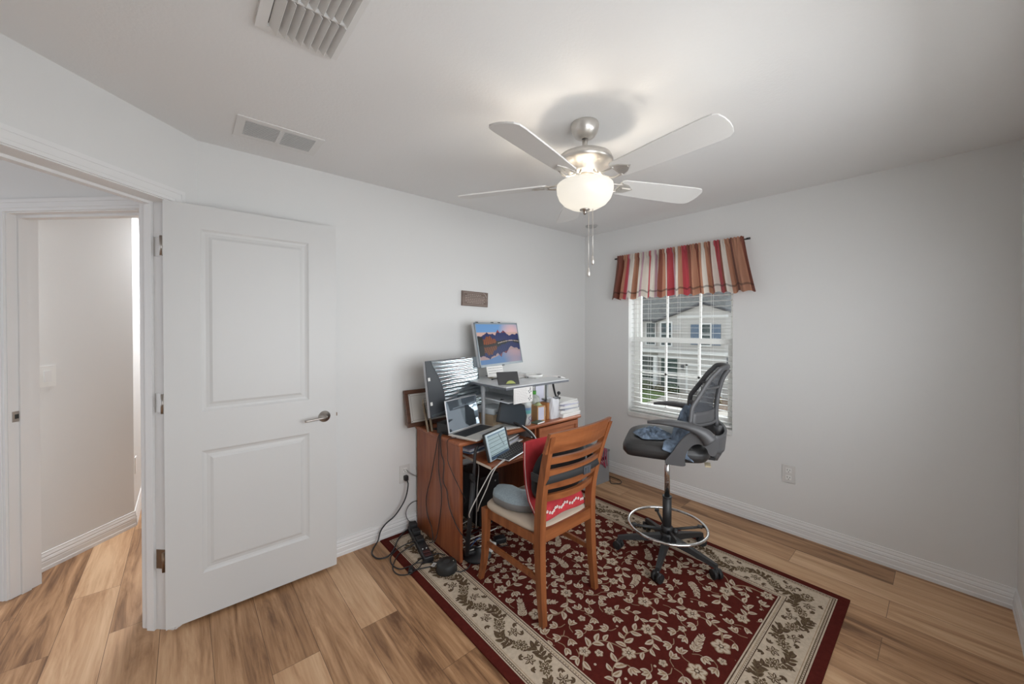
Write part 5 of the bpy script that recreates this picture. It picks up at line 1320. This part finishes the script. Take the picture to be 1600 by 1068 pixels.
# back
def interp(pts, z):
    for (za, ya), (zb, yb) in zip(pts, pts[1:]):
        if z <= zb: return ya+(yb-ya)*(z-za)/(zb-za)
    return pts[-1][1]
def bpt(u, z, off=0): # u -1..1 ; wings wrap forward
    w_ = interp([(.78, .20), (.90, .225), (1.0, .215), (1.07, .185), (1.12, .150), (1.225, .125)], z)
    y = interp([(.78, -.268), (.90, -.262), (1.0, -.262), (1.12, -.285), (1.17, -.303), (1.225, -.338)], z)
    k = interp([(.78, .10), (.90, .135), (1.0, .125), (1.07, .095), (1.12, .075), (1.225, .045)], z)
    return Vector((u*w_, y+k*u*u+off, z))
zs_ = [.90+(1.22-.90)*i/12 for i in range(13)]
mb = MB()
loop = [bpt(-1, z) for z in zs_] + [bpt(u, 1.226) for u in (-.6, -.2, .2, .6)] + [bpt(1, z) for z in reversed(zs_)] + [bpt(u, .895) for u in (.6, .2, -.2, -.6)]
mb.tube(loop, .010, n=10, closed=True, sub=2, flat=1.5); bk = obj('back_frame', mb, M_fr2, dc)
mb = MB(); mb.tube([bpt(u/5, 1.105) for u in range(-5, 6)], .009, n=8, sub=2); obj('crossbar', mb, M_fr2, bk)
mb = MB(); mb.grid(lambda u, v: bpt((u*2-1), .895+.075*v, -.004), 20, 4, thick=.012); obj('lumbar_band', mb, M_fr2, bk)
mb = MB(); mb.tube([bpt(s_*.16, z, -.012) for s_, z in ((0, .86), (0, .96), (0, 1.06), (0, 1.15), (0, 1.21))], .014, n=10)
mb.tube([Vector((0, -.262, .66)), Vector((0, -.296, .74)), Vector((0, -.285, .86))], .024, n=10); obj('spine', mb, M_fr2, bk)
def meshmat():
    m, nt, b = new_mat('mesh_fabric'); b.inputs['Base Color'].default_value = (.055, .06, .07, 1); b.inputs['Roughness'].default_value = .7; b.inputs['Alpha'].default_value = .72; return m
mb = MB(); mb.grid(lambda u, v: bpt((u*2-1)*.97, 1.105+.115*v, .003), 14, 8); obj('headrest_mesh', mb, meshmat(), bk)
mb = MB(); mb.grid(lambda u, v: bpt((u*2-1)*.97, .965+.14*v, .003), 18, 14); obj('back_mesh', mb, meshmat(), bk)
# lumbar hoop behind the seat
mb = MB(); mb.grid(lambda u, v: Vector((.262*math.cos(PI+PI*u), -.235-.085*math.sin(PI*u)-.010*v, .765+.100*v-.012*math.sin(PI*u))), 24, 6, thick=.014); obj('rear_shell', mb, M_fr2, dc)
mb = MB(); mb.box((-.20, -.235, .664), (-.14, -.205, .674)); obj('seat_tag', mb, mat('foam_tan', (.45, .38, .26), rough=.9), dc)

# denim garment
M_den = mat('denim', (.15, .20, .27), rough=.9, bump=.5, bscale=300, vary=.6, vscale=22)
g = thing('denim_garment', 'crumpled blue denim clothing piled on the drafting chair seat', 'clothing', (-.935, -1.392, G+.780), R(25))
rng = random.Random(12)
def wave(x, y, s=1):
    x += .012*math.sin(y*90); y += .010*math.sin(x*110+1)
    r1 = 1-abs(math.sin(x*34*s+2.2*math.sin(y*29*s))); r2 = 1-abs(math.sin(y*41*s+1.9*math.sin(x*25*s+1)+.8)); r3 = 1-abs(math.sin((x-y)*58*s+1.5*math.sin(x*44)))
    return .42*r1**1.5+.36*r2**1.5+.22*r3
    return .5+.5*(math.sin(x*38*s+2.3*math.sin(y*23*s))*.5+math.sin(y*47*s+1.7*math.sin(x*31*s+1))*.35+math.sin((x+y)*71*s)*.15)
mb = MB()
def g1(u, v):
    a = 2*PI*u; r_ = v; x = -.055+.150*r_*math.cos(a)*(1+.13*math.sin(3*a+1)); y = .085+.105*r_*math.sin(a)*(1+.14*math.cos(4*a))
    z = .004 + (.040*wave(x, y, 1.3)+.010)*(1-r_**3); return (x, y, z)
mb.grid(g1, 144, 44); obj('crumpled_leg', mb, M_den, g)
mb = MB()
def g2(u, v):
    a = 2*PI*u; b_ = v; x = -.09+.125*b_*math.cos(a)*(1+.1*math.sin(3*a)); y = -.115+.085*b_*math.sin(a)*(1+.12*math.cos(3*a+1))
    h_ = .19*(1-b_**2.2)*(1-.55*max(0, (y+.10)/.12)) ; z = .004+h_+.034*wave(x, y, 1.5)*(1-b_**4); return (x, y, z)
mb.grid(g2, 144, 48); obj('bunched_waist', mb, M_den, g)
mb = MB()
def g3(u, v):
    x = -.262-.012*math.sin(PI*v)-.006*wave(u*.4, v*.4); y = -.13+.13*u+.02*math.sin(v*4); z = -.002-.075*v*(1-.5*u); 
    if v < .25: x = -.16-.102*v/.25; z = .012-.0*v
    return (x, y, z)
mb.grid(g3, 16, 24, thick=.004); obj('hanging_fold', mb, M_den, g)

# ------------------------------------------------------------------ crate and cord
cr = thing('storage_crate', 'grey plastic crate with pink ribbons, on the floor in the far corner', 'crate', (-.38, -.29, 0), R(-4))
mb = MB(); w2, d2, h2, tk = .185, .150, .295, .006
M_cr = mat('crate_grey', (.27, .28, .29), rough=.5)
for a, b in (((-w2, -d2, 0), (w2, -d2+tk, h2)), ((-w2, d2-tk, 0), (w2, d2, h2)), ((-w2, -d2+tk, 0), (-w2+tk, d2-tk, h2)), ((w2-tk, -d2+tk, 0), (w2, d2-tk, h2)), ((-w2+tk, -d2+tk, 0), (w2-tk, d2-tk, tk))): mb.box(a, b)
obj('body', mb, M_cr, cr)
mb = MB(); mb.tube([(-w2, -d2, h2), (w2, -d2, h2), (w2, d2, h2), (-w2, d2, h2)], .009, n=6, smoothpath=False, closed=True); obj('rim', mb, M_cr, cr)
mb = MB(); mb.box((-.02+.08, -d2-.001, .215), (.15, -d2, .245)); mb.box((w2, -.05, .215), (w2+.001, .05, .245)); obj('handle_slot', mb, M_dark, cr)
mb = MB(); mb.box((.07, -d2-.0015, .19), (.11, -d2-.001, .215)); obj('sticker', mb, M_tape, cr)
mb = MB(); random.seed(3)
for k in range(7):
    x = .02+.018*k; mb.tube([(x, -d2+.05, h2+.01), (x+.006, -d2-.008, h2+.022), (x+random.uniform(-.02, .02), -d2-.014, h2-.05), (x+random.uniform(-.03, .03), -d2-.012, h2-.10-random.random()*.06)], .005, n=6, flat=.35)
o = obj('ribbon', mb, mat('pink_ribbon', (.42, .06, .12), rough=.6)); o.location = cr.location; o.rotation_euler = cr.rotation_euler; tag(o, 'pink-red ribbons spilling over the front of the grey crate', 'ribbon')
cable('extension_cord', 'black cord loop on the wood floor right of the grey crate', [(-.20, -.36, .02), (-.155, -.42, .005), (-.20, -.46, .005), (-.245, -.50, .005), (-.235, -.535, .005), (-.18, -.565, .005), (-.13, -.53, .005), (-.12, -.45, .005), (-.13, -.36, .005), (-.15, -.31, .005)], .0032, M_black)

# ------------------------------------------------------------------ outside: house across the street
GZ = -2.95
M_conc = mat('concrete', (.44, .40, .355), rough=.9, vary=.08, vscale=2); M_grass = mat('lawn', (.10, .16, .045), rough=.95, vary=.35, vscale=6); M_mulch = mat('mulch', (.16, .11, .08), rough=.95, vary=.4, vscale=8)
def siding(name, col):
    m, nt, b = new_mat(name); b.inputs['Base Color'].default_value = (*col, 1); b.inputs['Roughness'].default_value = .7
    return m
M_side = siding('house_siding', (.52, .49, .46)); M_htrim = mat('house_trim', (.72, .71, .69), rough=.6); M_roof = mat('roof_shingle', (.13, .13, .125), rough=.9, vary=.25, vscale=5); M_fascia = mat('fascia_dark', (.06, .06, .065), rough=.7)
M_hglass = mat('house_glass', (.035, .055, .05), rough=.15, spec=.7); M_shut = mat('shutter_blue', (.10, .15, .22), rough=.6)
mb = MB(); mb.box((.6, -14, GZ-.2), (40, 40, GZ)); struct('ground', mb, M_conc, 'pale concrete driveway and street outside the window')
mb = MB(); mb.prism([(16.6, 9.2), (17.3, 8.9), (20.6, 9.35), (21.7, 11.2), (21.7, 16), (16.6, 16)], GZ, GZ+.03); o = obj('lawn', mb, M_grass); tag(o, 'patch of green lawn in front of the house across the street', 'lawn', kind='stuff')
mb = MB(); mb.prism([(17.6, 5.4), (18.6, 5.9), (21.6, 6.75), (21.7, 5.2), (19, 4.4)], GZ, GZ+.04); o = obj('mulch_bed', mb, M_mulch); tag(o, 'brown mulch bed beside the driveway', 'mulch bed', kind='stuff')
hs = thing('neighbor_house', 'pale two-storey house with a front gable seen through the window', 'house', (22, 8.5, GZ))
def hp_(name, mb, m, p=None): return obj(name, mb, m, p or hs, local=False)
mb = MB(); X_ = 22.0
mb.box((X_, 5.0, GZ), (X_+8, 10.75, 2.05)); mb.prism([(4.6, 2.05), (10.75, 2.05), (7.68, 2.95)], X_, X_+.3, 0, Matrix(((0, 0, 1, 0), (1, 0, 0, 0), (0, 1, 0, 0), (0, 0, 0, 1)))); hp_('gable_wall', mb, M_side)
mb = MB(); mb.box((X_+.6, 9.8, -.25), (X_+8, 18, 1.95)); mb.box((X_+1.8, 10.75, GZ), (X_+8, 18, -.2)); hp_('side_wall', mb, M_side)
mb = MB()
for z in [GZ+.3+.2*i for i in range(26)]:
    if z < 2.0: mb.box((X_-.015, 5.0, z), (X_, 9.75, z+.012))
hp_('siding_lines', mb, mat('siding_shadow', (.36, .34, .32), rough=.8))
mb = MB(); mb.prism([(3.6, 1.98), (18.5, 1.98), (18.5, 1.98), (18.5, 6.2), (3.6, 6.2)], X_+.1, X_+.2, 0, Matrix(((0, 0, 1, 0), (1, 0, 0, 0), (0, 1, 0, 0), (0, 0, 0, 1)))); 
bmesh.ops.rotate(mb.bm, cent=(X_+.1, 0, 1.98), matrix=Matrix.Rotation(R(52), 3, 'Y'), verts=mb.bm.verts); hp_('roof', mb, M_roof)
mb = MB()
for (ya, za, yb, zb) in ((4.2, 1.80, 7.70, 3.02), (11.1, 1.80, 7.66, 3.02)):
    mb.tube([(X_-.12, ya, za), (X_-.12, yb, zb)], .10, n=6, smoothpath=False); 
mb.box((X_-.15, 10.9, 1.88), (X_+.6, 18, 1.99)); hp_('fascia', mb, M_fascia)
mb = MB(); mb.box((X_-.03, 6.2, 2.05), (X_, 9.4, 2.22)); mb.box((X_-.1, 4.9, -.35), (X_+.0, 12.6, -.14)); mb.box((X_-.06, 4.9, -.62), (X_, 12.6, -.56)); mb.box((X_+.4, 10.8, -.35), (X_+2.0, 18, -.14)); hp_('band_trim', mb, M_htrim)
def hwin(y0, y1, z0, z1, x=X_, sh=False):
    mb = MB(); t_ = .09; mb.box((x-.06, y0-t_, z0-t_), (x, y0, z1+t_)); mb.box((x-.06, y1, z0-t_), (x, y1+t_, z1+t_)); mb.box((x-.06, y0, z0-t_), (x, y1, z0)); mb.box((x-.06, y0, z1), (x, y1, z1+t_)); mb.box((x-.05, y0, (z0+z1)/2-.03), (x-.01, y1, (z0+z1)/2+.03)); f = hp_('window_frame', mb, M_htrim)
    mb = MB(); mb.box((x-.02, y0, z0), (x-.012, y1, z1)); hp_('pane', mb, M_hglass, f)
    if sh:
        for (a, b) in ((y0-.62, y0-.10), (y1+.10, y1+.62)):
            mb = MB(); mb.box((x-.05, a, z0), (x-.01, b, z1)); hp_('shutter', mb, M_shut, f)
hwin(7.25, 7.85, .30, 1.62, sh=True); hwin(11.30, 11.95, .2, 1.75, x=X_+.6); hwin(9.80, 10.5, .2, 1.75, x=X_-.0)
hwin(11.0, 13.6, -2.45, -.75, x=X_+1.8)
mb = MB(); mb.box((X_-.04, 9.35, GZ+.1), (X_, 10.5, -.72)); hp_('front_door', mb, mat('door_green', (.03, .055, .045), rough=.4))
mb = MB(); mb.box((X_-.3, 10.72, GZ), (X_-.08, 10.96, -.56)); hp_('porch_column', mb, M_htrim)
mb = MB(); mb.box((X_-.1, 10.7, GZ), (X_+1.8, 18, GZ+.12)); hp_('porch_floor', mb, M_conc)
gd = MB(); gd.box((X_-.03, 6.65, GZ), (X_, 8.65, -1.12)); gdo = hp_('garage_door', gd, M_side)
mb = MB(); mb.box((X_-.06, 8.65, GZ), (X_, 8.78, -1.0)); mb.box((X_-.06, 6.52, GZ), (X_, 6.65, -1.0)); mb.box((X_-.06, 5.0, -1.12), (X_, 8.78, -1.0)); 
for z in (-1.55, -2.0, -2.45): mb.box((X_-.035, 6.65, z-.012), (X_-.03, 8.65, z+.012))
hp_('garage_trim', mb, M_htrim, gdo)
for y in (9.0, 6.16):
    mb = MB(); mb.box((X_-.18, y-.07, -1.38 if y > 8 else -.78), (X_, y+.07, -1.10 if y > 8 else -.42)); hp_('wall_lantern', mb, M_fascia)
def shrub(name, lab, c, r_, col, seed, group=None):
    rr = random.Random(seed); t = thing(name, lab, 'shrub', c, group=group); mb = MB()
    bm_ = bmesh.ops.create_icosphere(mb.bm, subdivisions=4, radius=r_)
    for v in bm_['verts']:
        p = v.co; k = 1+.22*math.sin(p.x*14+seed)*math.sin(p.y*15)*math.sin(p.z*13+1)+.10*rr.random(); v.co = Vector((p.x*k, p.y*k, max(-.0, p.z*k*.85+r_*.55)))
    obj('foliage', mb, mat(name+'_leaf%d' % seed, col, rough=.95, vary=.4, vscale=12), t); return t
gs = 'shrubs before the neighbouring house'
shrub('shrub', 'dark shrub at the foot of the green front door across the street', (21.3, 9.35, GZ), .42, (.035, .06, .03), 1, gs)
shrub('shrub', 'low grey-green shrub at the left by the lawn across the street', (21.3, 11.3, GZ), .45, (.09, .11, .06), 2, gs)
shrub('shrub', 'low shrub right of the porch column across the street', (21.3, 10.3, GZ), .32, (.12, .11, .07), 3, gs)
shrub('shrub', 'brownish shrub in the mulch bed beside the driveway', (19.6, 6.1, GZ), .38, (.16, .12, .07), 4, gs)

# ------------------------------------------------------------------ light
def light(name, typ, loc, energy, col=(1, 1, 1), **k):
    l = bpy.data.lights.new(name, typ); l.energy = energy; l.color = col
    for a, b in k.items(): setattr(l, a, b)
    o = bpy.data.objects.new(name, l); COL.objects.link(o); o.location = loc; return o
for i in range(3):
    a = R(30+120*i); light('fan_bulb', 'POINT', (FX+.055*math.cos(a), FY+.055*math.sin(a), 2.095), 2.6, (1, .88, .73), shadow_soft_size=.022)
o = light('rear_fill_light', 'AREA', ((BX0+BX1)/2, YD-.30, (BZ0+BZ1)/2+.18), 58, (.94, .97, 1), shape='RECTANGLE', size=BX1-BX0, size_y=BZ1-BZ0); o.rotation_euler = (R(60), 0, 0)  # room fill, added outside the invented window in the back wall
o = light('far_room_fill_light', 'AREA', (-3.05, 1.75, H-.03), 42, (.95, .97, 1), shape='DISK', size=.4);  # added unseen lamp without fixture, brightens the room across the hall
o = light('corridor_fill_light', 'AREA', (-4.6, -.2, H-.03), .1, (1, .97, .92), shape='DISK', size=.35)  # added unseen lamp without fixture, faint fill for the corridor
sun = light('sun', 'SUN', (8, 0, 10), 9, (.97, .98, 1), angle=R(70)); sun.rotation_euler = Vector((1, -.35, .42)).to_track_quat('Z', 'Y').to_euler()
wd = bpy.data.worlds.new('World'); sc.world = wd; wd.use_nodes = True; bgn = wd.node_tree.nodes['Background']; bgn.inputs[0].default_value = (.86, .92, 1, 1); bgn.inputs[1].default_value = 1.15

# ------------------------------------------------------------------ camera
cam = bpy.data.cameras.new('camera'); co = bpy.data.objects.new('camera', cam); COL.objects.link(co); sc.camera = co
cam.sensor_width = 36; cam.lens = 588.815/1600*36; cam.sensor_fit = 'HORIZONTAL'; cam.shift_y = -(534-515.516)/1600; cam.clip_start = .02
yaw, pitch, roll = .854959407, .00919830898, .000452099
fwd = Vector((math.cos(yaw)*math.cos(pitch), math.sin(yaw)*math.cos(pitch), -math.sin(pitch))); rt = Vector((math.sin(yaw), -math.cos(yaw), 0)); up = rt.cross(fwd)
c_, s_ = math.cos(roll), math.sin(roll); r1 = rt*c_+up*s_; u1 = up*c_-rt*s_
Mc = Matrix((r1, u1, -fwd)).transposed().to_4x4(); Mc.translation = (-3.26809431, -2.5562594, 1.47453072); co.matrix_world = Mc
vs = sc.view_settings; vs.view_transform = 'Standard'; vs.look = 'None'; vs.exposure = .14; vs.gamma = 1; vs.use_curve_mapping = False
sc.cycles.max_bounces = 10; sc.cycles.diffuse_bounces = 6; sc.cycles.transparent_max_bounces = 12; sc.cycles.sample_clamp_indirect = 6
